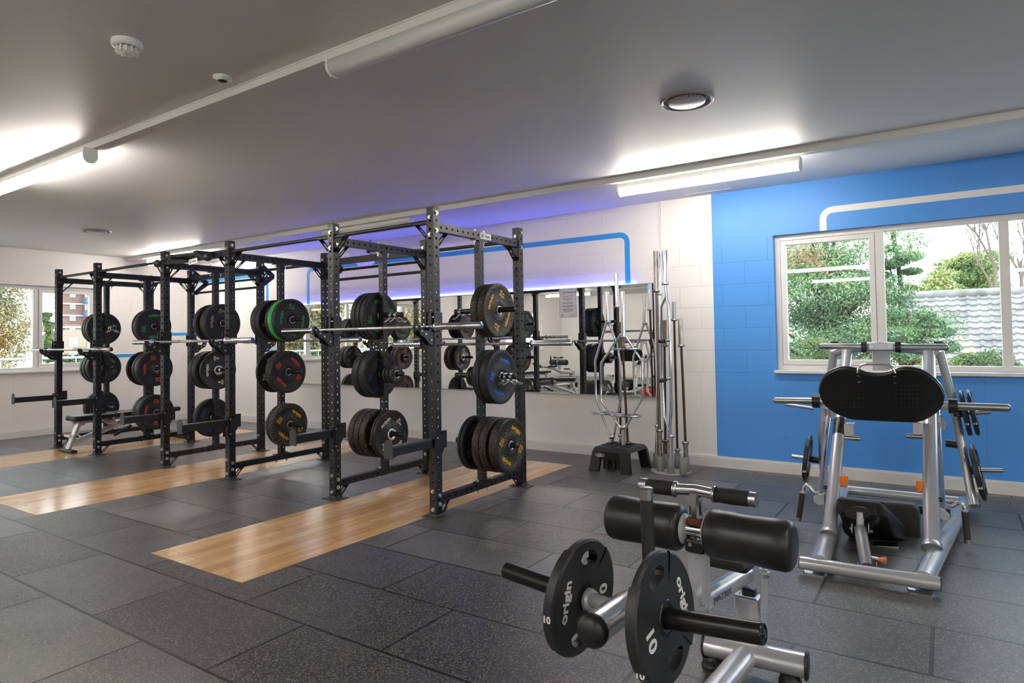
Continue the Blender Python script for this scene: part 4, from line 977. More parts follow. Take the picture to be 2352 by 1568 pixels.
trapbar(6.10, (1429.5,669), (1432,770), [(1427,766),(1381,833),(1380.5,920),(1428,985)], [(1436,772),(1475,829),(1477,911),(1438,980)], (1432,984), (1432,1038), [(1407,1471,952),(1408,1470,801)], 'chrome hexagonal trap bar standing at the front of the block holder')

t = thing('bar_holder', 'round grey steel bar holder on a disc base beside the white wall corner', 'bar holder', (-2.31, 6.27, 0))
MB().lathe((-2.31,6.27,0), (0,0,1), [(0,.198),(.008,.20),(.018,.195),(.02,.19),(.02,.0001)], 48).build('disc_base', mat('grey_disc', (.30,.29,.255), .6, var=.3, vscale=20), t)
cups = [(1517,1080,6.17),(1508,1075,6.30),(1541,1085,6.12),(1529,1073,6.34),(1557,1073,6.38),(1577,1078,6.28),(1569,1083,6.15)]
CP = []
for (x, y, Y) in cups:
    p = aY(x, y, Y); p.z = .02; CP.append(p)
    MB().lathe(p, (0,0,1), [(0,.033),(.145,.033),(.145,.0275),(.02,.0275),(.02,.0001)], 20).build('cup', GREYM, t)
def rb(i, top, sl, low, label, ms, mh, r=.0235, sr=.0125):
    p = CP[i]; Y = p.y; bx = cups[i][0]; q = Vector((p.x,Y,.045)); 
    vbar(top, (bx-.5, 1062), Y, sl, label, ms, mh, r=r, sr=sr, low=low, base=.05)
rb(0, (1506,577), 667, 990, 'tall worn bar with brown shaft at the front left of the round holder', OLDCH, WORN, r=.0235, sr=.014)
rb(1, (1517.5,578), 674, 979, 'tall slim chrome bar at the back left of the round holder', CHROME, CHROME, r=.017, sr=.011)
rb(3, (1526,735), 792, 1014, 'short rusty bar at the middle back of the round holder', WORN, RUST)
rb(4, (1547.5,693), 733, 1034, 'chrome topped bar with thin rusty shaft at the back right of the round holder', BRUSH, RUST, r=.020, sr=.0115)
rb(5, (1562,732), 792, 1018, 'rust stained short bar at the far right of the round holder', OLDCH, RUST)
# multi grip bar
p = CP[2]; Y = p.y
t = thing('multi_grip_bar', 'chrome multi grip bar with two black handles in the round holder', 'barbell', p, 'bars standing in the holders')
a = aY(1527,575,Y); s = aY(1528,650,Y)
MB().cyl(a, s, .0245, 20).lathe(s, (s-a), [(-.005,.0245),(-.005,.036),(.02,.036),(.02,.012)], 20).build('sleeve', CHROME, t)
lo = aY(1541,1003,Y); b = Vector((p.x, Y, .045)); MB().cyl(lo, b, .0235, 20).lathe(lo, (0,0,-1), [(-.02,.013),(-.02,.034),(.006,.034),(.006,.0235)], 20).build('sleeve', CHROME, t)
MB().tube([s, aY(1532,690,Y), aY(1536,702,Y), aY(1541,860,Y), aY(1541.5,950,Y), aY(1540,962,Y), aY(1538,990,Y), lo], .014, 12).build('side_rail', CHROME, t)
MB().tube([s, aY(1530,680,Y), aY(1519,705,Y+.05), aY(1520,850,Y+.05), aY(1526,955,Y+.05), aY(1536,985,Y), lo], .012, 12).build('side_rail', CHROME, t)
for (x0, y0, x1, y1) in ((1514,784,1539,782), (1517,875,1541,868)):
    q0, q1 = aY(x0, y0, Y-.10), aY(x1, y1, Y); mm = q0.lerp(q1, .55)
    MB().cyl(mm, q1, .012, 12).build('cross_bar', CHROME, t); MB().cyl(q0, mm, .0175, 14).build('grip', BLKF, t)

# ================================================================== LEG PRESS BY THE WINDOW
def grip_plate(name, label, c, d, R, th, rot, num, group, rim=-.4):
    """flat urethane disc with two long grip slots; c centre, d axis (towards the printed face)"""
    t = thing(name, label, 'weight plate', c, group)
    d = Vector(d).normalized(); u = d.cross(Vector((0,0,1))).normalized() * -1; w = d.cross(u)
    if w.z < 0: w = -w
    Fm = Matrix((u, w, d)).transposed()
    c = Vector(c)
    def P(r, a, h):
        if r in (-3, -4):
            da = abs(((a - rot) % pi) - pi/2)/radians(21); e_ = sqrt(max(0, 1-da*da))**.8
            r = R*(.695 + (.125 if r == -4 else -.125)*e_) if da < 1 else R*.695
        return c + u*cos(a)*r + w*sin(a)*r + d*h
    N = 120; h = th/2
    rad = [.026, .048, R*.50, -3, -4, R*.87, R*.96, R]
    def inh(k, w_=20.9):
        a = (2*pi*(k+.5)/N - rot) % pi
        return abs(a - pi/2) < radians(w_)
    def hh(i, k, s):
        f = 1.0
        g = inh(k, 34)
        prof = [1, 1, 1, .86, .86, .80, .72, .35] if g else [1,1,1,1,1,1,1,.75]
        return h*prof[i]*s
    m = MB(); 
    for s in (-1, 1):
        for i in range(len(rad)-1):
            if i == 3: pass
            for k in range(N):
                if i == 3: 
                    if inh(k) or True: continue
                a0, a1 = 2*pi*k/N, 2*pi*(k+1)/N
                m.add([P(rad[i],a0,hh(i,k,s)), P(rad[i],a1,hh(i,k,s)), P(rad[i+1],a1,hh(i+1,k,s)), P(rad[i+1],a0,hh(i+1,k,s))], [(0,1,2,3)], False)
    for k in range(N):
        a0, a1 = 2*pi*k/N, 2*pi*(k+1)/N
        for i in (0, 7): m.add([P(rad[i],a0,hh(i,k,-1)), P(rad[i],a1,hh(i,k,-1)), P(rad[i],a1,hh(i,k,1)), P(rad[i],a0,hh(i,k,1))], [(0,1,2,3)])
        if inh(k):
            for i in (3, 4): m.add([P(rad[i],a0,hh(i,k,-1)), P(rad[i],a1,hh(i,k,-1)), P(rad[i],a1,hh(i,k,1)), P(rad[i],a0,hh(i,k,1))], [(0,1,2,3)])
    o = m.build('disc', URETH, t)
    MB().lathe(c, d, [(h+.0005,.044),(h+.0025,.042),(h+.0025,.030),(h-.002,.0265),(-h-.002,.0265),(-h-.0025,.030),(-h-.0025,.042)], 28).build('hub_ring', mat('dark_hub', (.05,.05,.055), .25, .8), t)
    tx = MB()
    for s in (-1, 1):
        n = d*s
        for (txt, ang, size, up, wd) in (('origin', rot, (.043 if R > .2 or R < .166 else .043)*R/.165, -pi/2, 1.2), (num, rot+pi, .056*R/.165, -pi/2, 1.1)):
            a = ang; rr = R*.60
            q = P(rr, a, 0) + n*(h+.0006)
            er = (u*cos(a)+w*sin(a)); et = n.cross(er)
            if txt == 'origin': text(tx, txt, size, frame(q, -et, er), bold=.03, wide=wd)
            else: text(tx, txt, size, frame(q, et, -er), bold=.03, wide=wd)
    e0_ = Vector((0,-1,rim)); a = atan2(e0_.dot(w), e0_.dot(u))
    q = P(R, a, 0); er = (u*cos(a)+w*sin(a)); text(tx, num, .026*R/.165, frame(q+er*.0012, Vector((1,0,0)), (0,0,1)), bold=.03)
    tx.build('lettering', LETW, t)
    return t

lp = thing('leg_press', 'silver plate loaded leg press with black foot plate below the right window', 'leg press', (-.35, 5.1, 0))
q0, q1 = aZ(1838,1291,.058), aZ(2160,1341,.058)
m = MB().cyl(q0, q1, .036, 20, ell=1.0).build('front_base_tube', SILV, lp)
MB().cyl(q0+(q0-q1).normalized()*.004, q0, .035, 20).cyl(q1, q1+(q1-q0).normalized()*.004, .035, 20).build('end_cap', BLKP, m)
for px, py in ((1870,1318), (2115,1362)):
    q = aZ(px, py, .006); MB().hull([(q.x-.05,q.y-.02,0),(q.x+.05,q.y-.02,0),(q.x-.065,q.y+.04,0),(q.x+.065,q.y+.04,0),(q.x-.045,q.y-.02,.01),(q.x+.045,q.y-.02,.01),(q.x-.06,q.y+.04,.012),(q.x+.06,q.y+.04,.012),(q.x-.03,q.y+.07,0),(q.x+.03,q.y+.07,0)]).build('foot_tab', BRUSH, lp)
uL0, uR0 = aZ(1905,1222,.112), aZ(2140,1254,.112)
rl0, rr0 = q0.lerp(q1, .15), q0.lerp(q1, .885); rl0.z = rr0.z = .07
def _ext(a, b, Y): b = Vector((b.x, b.y, a.z)); return a + (b-a)*((Y-a.y)/(b.y-a.y))
rl1, rr1 = _ext(rl0, uL0+Vector((-.015,0,0)), 5.97), _ext(rr0, uR0+Vector((.02,0,0)), 5.97)
for a, b in ((rl0, rl1), (rr0, rr1)): MB().cyl(a, b, .052, 20, ell=.82).build('floor_rail', SILV, lp)
b0, b1 = aZ(1872,1134,.07), aZ(2252,1172,.07)
b0.y = b1.y = 5.97; m = MB().cyl(b0, b1, .036, 18).build('rear_base_tube', SILV, lp); MB().cyl(b1, b1+Vector((.005,0,0)), .035, 18).cyl(b0-Vector((.005,0,0)), b0, .035, 18).build('end_cap', BLKP, m)
MB().cyl((-.80,5.30,.13),(0,5.30,.13), .03, 14).build('cross_tube', BLKP, lp)
# main uprights: lean back from the floor rails to the arched head
YH = 5.78
uL1, uR1 = aY(1946,800,YH), aY(2133,806,YH)
def lean(a, b, p, f): return a.lerp(b, f)
for a, b, r in ((uL0, uL1, .040), (uR0, uR1, .044)):
    o = MB().cyl(a, b, r, 24).build('upright_tube', SILV, lp); d = (b-a).normalized()
    MB().lathe(a, d, [(-.02,r+.012),(.012,r+.010),(.016,r+.002)], 24).build('weld_collar', SILV, o)
def onseg(a, b, py):
    lo, hi = 0., 1.
    for _ in range(40):
        mid = (lo+hi)/2; v = a.lerp(b, mid)-Vector((0,0,CAMH)); y = CY-FPX*(v.dot(_u2)/v.dot(_f))
        if y > py: lo = mid
        else: hi = mid
    return a.lerp(b, lo)
d = (uL1-uL0).normalized(); q = onseg(uL0, uL1, 1002)
o = MB().cyl(q, q+d*.15, .0412, 24, cap=False).build('instruction_sticker', BLKP, lp)
m = MB()
for f in (.03, .085):
    c_ = q+d*(f+.012)+Vector((0,-.0415,0)); F_ = frame(c_, (1,0,0), d)
    m.tube([F_@Vector((a,b,.0012)) for a,b in ((-.03,-.012),(-.01,.012),(0,0),(.01,.012),(.03,-.012),(.012,-.016),(0,-.004),(-.012,-.016))], .0014, 5, closed=True)
m.build('sticker_drawing', LETW, o)
# arched head
H0 = [aY(x, y, YH) for x, y in ((1916,810),(1935,803),(1965,799),(2000,796),(2030,795),(2060,797),(2095,801),(2130,806),(2155,812))]
MB().tube(H0, .045, 14, ell=.8).build('arched_head', SILV, lp)
for x in (1918, 2155): q = aY(x, 786, YH); MB().box(q, (.055,.06,.016)).build('head_cap', BLKP, lp)
# rear legs
MB().tube([aY(1916,806,YH+.03), aY(1905,880,YH+.07), aY(1888,1000,YH+.12), b0+Vector((.03,0,.02))], .032, 14).build('rear_leg', SILV, lp)
o = MB().tube([aY(2158,806,YH+.03), aY(2178,880,YH+.07), aY(2192,940,YH+.10), aY(2216,1060,YH+.15), aZ(2236,1160,.09)], .030, 14).build('rear_leg', SILV, lp)
# chrome guide rods
gL0, gL1 = aY(1908,905,5.56), aY(1884,1137,4.98); gR0, gR1 = aY(2150,915,5.56), aY(2163,1168,4.98)
MB().cyl(gL0, gL1, .020, 14).build('guide_rod', CHROME, lp)
MB().cyl(gR0, gR1, .021, 14).build('guide_rod', CHROME, lp)
# gusset wings at the rod feet
for pts in (((1868,1140),(1893,1133),(1893,1158),(1880,1160),(1868,1152)), ((2146,1162),(2168,1170),(2182,1184),(2180,1194),(2165,1194),(2146,1184))):
    MB().prism([aY(x, y, 4.93) for x, y in pts], (0,.04,0)).build('rod_bracket', SILV, lp, bevel=.003)
# sled: foot plate, horns, stem

out = [(100,660),(130,560),(170,505),(220,470),(270,445),(320,430),(375,423),(430,424),(480,433),(520,445),(560,460),(610,480),(675,493),(740,497),(805,491),(860,480),(910,460),(960,440),(1020,430),(1080,428),(1140,436),(1200,450),(1270,482),(1330,520),(1385,565),(1430,620),(1460,680),(1475,740),(1468,800),(1440,850),(1400,895),(1350,930),(1290,965),(1230,990),(1180,1001),(1130,1005),(900,997),(700,988),(470,975),(400,957),(330,930),(260,893),(200,850),(150,800),(115,735)]
O = []
for x, y in out:
    X_, Y_ = 1860+x/4.78, 760+y/4.78
    O.append(aY(X_, Y_, 4.88+.28*(Y_-849)/121))
nrm = Vector((0,.66,.75)).normalized()
front = MB(); n = len(O); cen = sum(O, Vector())/n
o = MB().prism(O, nrm*.022).build('foot_plate', mat('foot_plate_rubber', (.010,.010,.0105), .5, bump=.4, bscale=110), lp, bevel=.003)
E_ = [p+nrm*.023 for p in O]; MB().prism([cen+nrm*.023+(p-E_[0]*0-cen-nrm*.023)*1.012 for p in E_], nrm*.006).build('foot_plate_rim', BRUSH, lp)
m = MB()
for (x, y) in ((1971.5,863),(2054.5,864),(1973,877),(2056,879)):
    q = aY(x, y, 4.88+.28*(y-849)/121) - nrm*.0005; m.cyl(q, q-nrm*.002, .008, 12)
m.build('screws', ZINC, o)
m = MB()   # raised dimples in two patches
for cx_ in (1960, 2085):
    for i in range(6):
        for j in range(6):
            x, y = cx_-26+i*9.5, 885+j*10; q = aY(x, y, 4.88+.28*(y-849)/121); m.ball(q, .0065, (1,.5,.5), 8, 5)
m.build('dimples', BLKP, o)
Yh = 4.90
MB().tube([aY(x, y, Yh) for x, y in ((1969,856),(1971,846),(1978,838),(1990,835),(2020,835.5),(2042,838),(2052,847),(2057,857))], .009, 10).build('lift_handle', CHROME, lp)
# stem behind the plate up to the top cross horn
YT_ = 5.55
MB().hull([aY(x, y, Y) for x, y, Y in ((2004,805,YT_),(2045,805,YT_),(2004,850,5.46),(2045,850,5.46),(2004,805,YT_+.07),(2045,805,YT_+.07),(2004,850,5.53),(2045,850,5.53))]).build('sled_stem', SILV, lp, bevel=.008)
MB().hull([aY(x, y, Y) for x, y, Y in ((1995,789,YT_-.03),(2052,789,YT_-.03),(1995,803,YT_-.03),(2052,803,YT_-.03),(1995,789,YT_+.05),(2052,789,YT_+.05),(1995,803,YT_+.05),(2052,803,YT_+.05))]).build('horn_mount', SILV, lp, bevel=.006)
m = MB()
for x in (2001.5, 2043.5): bolt(m, aY(x, 796, YT_-.03), (0,-1,0), .010)
m.build('bolts', ZINC, lp)
ya = lambda x: 794.5+(x-1885)*.012
hl, hr = aY(1885,794.5,YT_), aY(2173,797.5,YT_)
for a, b, s in ((hl, aY(1997,796,YT_), -1), (hr, aY(2052,797,YT_), 1)):
    o = MB().cyl(a, b, .0235, 20).lathe(a, (s,0,0), [(0,.0235),(.012,.018),(.018,.0001)], 20).build('top_horn', BRUSH, lp)
for x in (1985, 2063): q = aY(x, 796.5, YT_); MB().cyl(q-Vector((.018,0,0)), q+Vector((.018,0,0)), .043, 22).build('rubber_stop', BLKP, lp)
YS = 5.25
c0, c1 = aY(1880,921,YS), aY(2190,932,YS)
MB().cyl(c0, c1, .028, 18).build('sled_axle', SILV, lp)
for (xa, ya_, xb, yb_, s) in ((1781,919,1872,920.5,-1), (2315,936.5,2196,932.5,1)):
    a, b = aY(xa, ya_, YS), aY(xb, yb_, YS)
    MB().cyl(a, b, .0245, 20).lathe(a, (a-b), [(0,.0245),(.012,.018),(.018,.0001)], 20).build('load_horn', BRUSH, lp)
for x, y in ((1875.5,921), (2189,932.5)): q = aY(x, y, YS); MB().cyl(q-Vector((.026,0,0)), q+Vector((.026,0,0)), .049, 22).build('rubber_stop', BLKP, lp)
# carriage plates running on the rods
for a_, b_, py, s in ((gL1, gL0, 952, -1), (gR1, gR0, 968, 1)):
    q = onseg(a_, b_, py); MB().prism([q+Vector((s*u, -.02, v)) for u, v in ((-.03,.045),(.03,.03),(.055,-.01),(.045,-.055),(-.03,-.03))], (0,.010,0)).cyl(q+Vector((0,0,-.05)), q+Vector((0,0,.05)), .028, 14).build('rod_runner', BRUSH, lp)
for a_, b_, s in ((uL0, uL1, 1), (uR0, uR1, -1)):
    q = onseg(a_, b_, 985); MB().box(q+Vector((s*.065,0,0)), (.06,.12,.09)).build('carriage_box', SILV, lp, bevel=.004)
    q = onseg(a_, b_, 1004); MB().cyl(q, q+Vector((s*.135,0,0)), .015, 14).build('catch_pin', BRUSH, lp)
    q = onseg(a_, b_, 1103 if s > 0 else 1120); MB().box(q+Vector((s*.055,.02,0)), (.045,.07,.075), bev=.012).build('orange_stop', ORANGE, lp)
    MB().cyl(q+Vector((0,.02,-.0)), q+Vector((s*.05,.02,0)), .014, 12).build('stop_arm', BLKP, lp)
    q = onseg(a_, b_, 1050 if s > 0 else 1066); m = MB().cyl(q+Vector((0,-.046,0)), q+Vector((0,-.030,0)), .016, 16).build('plug', SILV, lp)
    q = onseg(a_, b_, 1120 if s > 0 else 1144); MB().cyl(q, q+Vector((-s*.06,-.01,0)), .014, 12).build('black_knob', BLKP, lp)
# side handles
for P_, g0, g1 in ((((1882,1134),(1868,1130),(1859,1117),(1851,1112),(1847,1118),(1844,1132)), (1843,1132), (1835,1188)), (((2170,1160),(2185,1163),(2200,1155),(2211,1157),(2215,1166),(2216,1174)), (2216,1175), (2222,1238))):
    Yg = 4.93; o = MB().tube([aY(x, y, Yg) for x, y in P_], .012, 10).build('release_handle', CHROME, lp)
    a, b = aY(*g0, Yg-.02), aY(*g1, Yg-.02); MB().cyl(a, b, .0185, 16).build('grip', mat('worn_grip', (.035,.03,.026), .6, var=.3), o); MB().cyl(b, b+(b-a).normalized()*.025, .0195, 16).cyl(a-(b-a).normalized()*.006, a, .019, 16).build('grip_end', BRUSH, o)
# back pad (head end towards the camera) and seat pad
hd = [aY(x, y, 4.52) for x, y in ((1923,1142),(2023,1153),(2036,1172),(2040,1188),(1928,1178),(1921,1160))]
md = [aY(x, y, 4.75) for x, y in ((1930,1160),(2042,1170),(2060,1195),(2056,1232),(1938,1225))]
hp = [aY(x, y, 4.98) for x, y in ((1950,1190),(2068,1197),(2086,1215),(2083,1240),(2070,1248),(1965,1245))]
MB().hull(hd+md+hp).build('back_pad', VINYL, lp, bevel=.012)
bk = [aY(x, y, 4.47) for x, y in ((1926,1160),(2012,1168),(2016,1184),(1928,1176))] + [aY(x, y, 4.60) for x, y in ((1924,1158),(2020,1166),(2028,1196),(1990,1222),(1935,1205))]
MB().hull(bk).build('back_shell', mat('glossy_black_shell', (.02,.02,.022), .22), lp, bevel=.006)
q = [aY(1940+a*30+30, 1178+b*14, 4.455) for a, b in [(cos(t_)*1.0, sin(t_)*1.0) for t_ in [2*pi*k/20 for k in range(20)]]]
MB().prism(q, (0,.03,0)).build('shell_badge', BLKP, lp)
st = [aY(x, y, 5.04) for x, y in ((2030,1152),(2102,1160),(2112,1172),(2114,1235),(2104,1245),(2030,1238))]
MB().prism(st, (0,.09,.0)).build('seat_pad', mat('grey_black_vinyl', (.045,.043,.04), .34, var=.2, vscale=14), lp, bevel=.015)
# adjusting post
o = MB().cyl(aY(1976,1214,4.46), aY(1991,1302,4.22), .035, 20).build('adjusting_post', mat('dark_grey_tube', (.34,.35,.36), .3, .5), lp)
m = MB()
for f in (.3,.48,.64,.8): q = aY(1976,1214,4.46).lerp(aY(1991,1302,4.22), f)+Vector((.002,-.0335,0)); m.cyl(q, q+Vector((0,-.0025,0)), .007, 12)
m.build('pin_holes', BLKP, o)
for x0 in (-1, 1):
    MB().prism([aY(1976+x0*18, y, Y) for y, Y in ((1198,4.50),(1204,4.42),(1222,4.42),(1226,4.50))], (.006*x0,0,0)).build('post_bracket', SILV, lp)
    MB().prism([aY(1992+x0*20, y, Y) for y, Y in ((1290,4.26),(1290,4.16),(1318,4.16),(1318,4.26))], (.006*x0,0,0)).build('post_bracket', SILV, lp)
m = MB()
for x, y, Y in ((1957,1214,4.46),(1999,1220,4.46),(1973,1305,4.2),(2012,1308,4.2)): bolt(m, aY(x, y, Y), (-1 if x in (1957,1973) else 1,0,0), .009)
m.build('bolts', ZINC, lp)
MB().cyl(aY(1976,1214,4.46), aY(1976,1214,4.46)+Vector((0,.01,.10)), .022, 14).build('swivel_plate', SILV, lp)
a, b = aY(1998,1280,4.28), aY(2018,1284,4.26); MB().cyl(a, b, .012, 12).build('pull_pin', BRUSH, lp)
MB().lathe(b, (b-a), [(0,.012),(.01,.011),(.03,.020),(.036,.022),(.04,.018),(.041,.0001)], 18).build('orange_knob', mat('faded_orange', (.75,.25,.12), .5), lp)
MB().prism([aY(x, y, 4.72) for x, y in ((1996,1252),(2064,1256),(2064,1270),(1996,1267))], (0,.10,0)).build('seat_slide', BRUSH, lp, bevel=.003)
# storage horns with plates
def shorn(a, b, r=.016): return MB().cyl(a, b, r, 14).build('storage_horn', BRUSH, lp)
YL = 5.86
a, b = aY(1881,1056,YL), aY(1819,1047,YL); shorn(a, b); MB().cyl(a, a.lerp(b,.30), .030, 16).build('horn_bumper', BLKP, lp)
grip_plate('weight_plate', 'black 25 kg grip plate on the left storage horn of the leg press', a.lerp(b,.42)+Vector((0,0,0)), (-1,-.06,.12), .195, .034, .25, '25', 'grip plates stored on the leg press')
a, b = aY(2222,1079,5.92), aY(2303,1080,5.92); shorn(a, b); MB().cyl(a, a.lerp(b,.30), .034, 16).build('horn_bumper', BLKP, lp)
grip_plate('weight_plate', 'black 25 kg grip plate on the lower right storage horn of the leg press', aY(2247,1084,5.92), (1,-.06,.19), .205, .036, -.2, '25', 'grip plates stored on the leg press')
a, b = aY(2190,950,5.88), aY(2275,946,5.88); shorn(a, b); MB().cyl(a, a.lerp(b,.25), .030, 16).build('horn_bumper', BLKP, lp)
grip_plate('weight_plate', 'black 15 kg grip plate, inner of two on the upper right storage horn', aY(2217,948,5.88), (1,-.03,.17), .168, .030, .3, '15', 'grip plates stored on the leg press')
grip_plate('weight_plate', 'black 15 kg grip plate, outer of two on the upper right storage horn', aY(2235,947,5.88), (1,-.03,.17), .168, .030, .1, '15', 'grip plates stored on the leg press')
MB().cyl(aY(1805,928,5.86), aY(1870,938,5.86), .013, 12).build('storage_horn', BRUSH, lp)
m = MB()
for x, y in ((2214,1056),(2220,1100),(2199,952)): bolt(m, aY(x, y, 5.86), (1,0,0), .010)
m.build('bolts', ZINC, lp)
MB().cyl(aY(2172,1017,5.93), aY(2205,1022,5.93), .028, 16).build('horn_bumper', BLKP, lp)

# ================================================================== PLATE LOADED MACHINE IN THE FOREGROUND
fm = thing('plate_loaded_machine', 'silver plate loaded exercise machine with two black roller pads, nearest the camera', 'exercise machine', (-.69, 2.6, 0))
cap = aF(1362,1447,1.62); jn = aF(1600,1385,2.22); hg = aF(1712,1318,2.58)
ax = Vector((.985,-.105,.0)).normalized()
e1 = aF(1440,1392,1.78); e2 = aF(1520,1372,2.0)
o = MB().tube([cap, cap.lerp(e1,.5), e1, e2, jn, hg], [.041,.041,.041,.040,.038,.036], 20).build('lever_arm', SILV, fm)
dcap = (cap-e1).normalized(); MB().lathe(cap, dcap, [(-.004,.0425),(.006,.0425),(.016,.038),(.024,.026),(.028,.010),(.0285,.0001)], 24).build('end_cap', BLKP, o)
MB().ball(jn, .046).build('weld_knuckle', SILV, o)
# maker's name on the arm
d = (hg-jn).normalized(); side = d.cross(Vector((0,0,1))).normalized(); nn = (side*.95 + Vector((0,0,.12))).normalized()
toc = (Vector((0,0,CAMH))-jn).normalized()
sd = (toc - d*toc.dot(d)).normalized(); sd = (sd*.75 - Vector((0,0,1))*.45 + side*.35); sd = (sd - d*sd.dot(d)).normalized()
m = MB(); text(m, 'MATRIX', .032, frame(jn.lerp(hg,.30)+sd*.0385, d, sd.cross(d)), wide=1.45, bold=.0); m.build('maker_name', mat('dark_grey_print', (.05,.055,.07), .4), o)
# upright carrying rollers and handle
up0 = aF(1605,1372,2.19); up1 = aF(1606,1262,2.16)
dz = Vector((0,0,1))
MB().box((up0+up1)/2, (.062,.058,(up1-up0).length+.02), frame((0,0,0), (1,-.1,0), (.1,1,0)).to_3x3(), bev=.01).build('roller_post', SILV, fm)
q = up1; MB().cyl(q+Vector((0,-.028,-.02)), q+Vector((0,-.034,-.02)), .004).build('screw', ZINC, fm)
cl0 = aF(1602,1262,2.16); cl1 = aF(1602,1238,2.16); MB().box((cl0+cl1)/2, (.066,.062,.045), frame((0,0,0), (1,-.1,0), (.1,1,0)).to_3x3(), bev=.008).build('black_collar', BLKP, fm)
m = MB().cyl(cl1+Vector((-.014,-.0335,-.01)), cl1+Vector((-.014,-.037,-.01)), .007, 14).build('screw', ZINC, fm)
ch0 = aF(1600,1245,2.16); ch1 = aF(1597,1128,2.16)
MB().box((ch0+ch1)/2, (.042,.034,(ch1-ch0).length+.02), frame((0,0,0), (1,-.1,0), (.1,1,0)).to_3x3(), bev=.012).build('chrome_post', CHROME, fm)
rq = aF(1598,1217,2.16)
m = MB().lathe(rq+Vector((0,0,.044)), (0,0,-1), [(0,.022),(.008,.028),(.018,.034),(.022,.030)], 18); m.lathe(rq+Vector((0,0,-.026)), (0,0,-1), [(0,.028),(.012,.026),(.02,.022)], 18)
m.build('rust_stain', mat('rust', (.13,.05,.02), .9, var=.5, vscale=60, bump=.6, bscale=200), fm)
# roller axle and rollers (slight yaw like the rest of the machine)
RC = aF(1597,1217,2.16); rax = Vector((.99,-.06,0)).normalized()
def onaxis(px, py, F0):
    """point on the roller axis line whose image column is px"""
    lo, hi = -1., 1.
    for _ in range(50):
        mid = (lo+hi)/2; P = RC+rax*mid; v = P-Vector((0,0,CAMH)); x = CX+FPX*(v.dot(_r2)/v.dot(_f))
        if x < px: lo = mid
        else: hi = mid
    return RC+rax*lo
ra, rb_ = onaxis(1404,0,0), onaxis(1571,0,0); rc_, rd = onaxis(1624,0,0), onaxis(1826,0,0)
MB().cyl(rb_, rc_, .025, 18).build('roller_axle', CHROME, fm)
def roller(a, b, r=.078):
    d = (b-a).normalized(); L = (b-a).length
    pr = [(0,.0001),(.0,r*.62),(.004,r*.80),(.010,r*.92),(.022,r*1.0),(L*.25,r*1.0),(L*.5,r*.965),(L*.75,r*1.0),(L-.022,r*1.0),(L-.010,r*.92),(L-.004,r*.80),(L,r*.62),(L,.0001)]
    o = MB().lathe(a, d, pr, 40).build('roller_pad', VINYL, fm)
    m = MB()
    for h in (.013, L-.013): m.lathe(a+d*h, d, [(-.0012,r*.93),(0,r*.952),(.0012,r*.93)], 40)
    m.build('seam', BLKP, o)
roller(ra, rb_); roller(rc_, rd)
for p, s in ((rb_, 1), (rc_, -1)): MB().lathe(p, rax*s, [(-.001,.050),(.006,.048),(.012,.030),(.014,.021)], 26).build('roller_washer', mat('grey_plastic', (.42,.43,.45), .35), fm)
# T handle
TH = aF(1598,1129,2.16); tax = rax
def onT(px):
    lo, hi = -1., 1.
    for _ in range(50):
        mid = (lo+hi)/2; P = TH+tax*mid; v = P-Vector((0,0,CAMH)); x = CX+FPX*(v.dot(_r2)/v.dot(_f))
        if x < px: lo = mid
        else: hi = mid
    return TH+tax*lo
h0, h1, h2, h3, h4, h5 = [onT(x) for x in (1472,1488,1550,1643,1722,1738)]
drop = Vector((0,.0,-.012))
MB().tube([h1, h2, TH+Vector((0,0,.006)), h3, h4], .0185, 16).build('t_handle', CHROME, fm)
for a, b in ((h1, h2), (h3, h4)): MB().lathe(a, (b-a), [(0,.020),(.002,.024),((b-a).length*.5,.0255),((b-a).length-.002,.024),((b-a).length,.020)], 24).build('foam_grip', BLKF, fm)
for a, b in ((h0, h1), (h4, h5)): MB().cyl(a, b, .0235, 22).build('grip_end', BRUSH, fm)
for p, s in ((h2, 1), (h3, -1)): MB().lathe(p, tax*s, [(-.002,.027),(.006,.027),(.010,.020)], 22).build('grip_ring', BRUSH, fm)
# storage horn standing up from the arm
vb = e2.lerp(e1, .35); vt = aF(1484,1132,1.93)
MB().cyl(vb, vt, .0195, 20).build('upright_horn', mat('black_sleeve_tube', (.022,.022,.024), .45), fm); dv = (vt-vb).normalized(); MB().cyl(vt-dv*.018, vt+dv*.014, .0205, 22).lathe(vt+dv*.014, dv, [(0,.0205),(.003,.018),(.004,.0001)], 22).build('horn_cap', BRUSH, fm)
# loading horns
PR, PLc = aF(1520,1417,1.617), aF(1333,1369,1.855)
TR, TLc = aF(1752,1455,1.46), aF(1164,1309,2.03)
ctr = aF(1425,1398,1.74)
for (Pc, Tp) in ((PR, TR), (PLc, TLc)):
    d = (Tp-Pc).normalized()
    MB().cyl(ctr, Pc, .020, 20).lathe(Pc-d*.055, d, [(0,.021),(.006,.026),(.02,.032),(.03,.033),(.036,.026)], 24).build('horn_root', SILV, fm)
    o = MB().cyl(Pc-d*.02, Tp, .0248, 28).build('loading_horn', mat('black_anodised', (.02,.02,.021), .3, .5), fm)
    MB().lathe(Tp, d, [(0,.0248),(.003,.023),(.0035,.020),(.001,.018),(.001,.0001)], 28).lathe(Tp, d, [(.001,.010),(.004,.009),(.0045,.0001)], 14).build('horn_end', mat('dark_end', (.03,.03,.032), .2, .6), o)
dR = (TR-PR).normalized(); dL = (TLc-PLc).normalized()
g1 = grip_plate('weight_plate', 'large black 10 kg grip plate on the right horn of the foreground machine', PR, dR, .160, .032, .22, '10', 'grip plates on the foreground machine', rim=-.62)
g2 = grip_plate('weight_plate', 'black 10 kg grip plate on the left horn of the foreground machine', PLc, dL, .163, .034, .18, '10', 'grip plates on the foreground machine', rim=-.08)
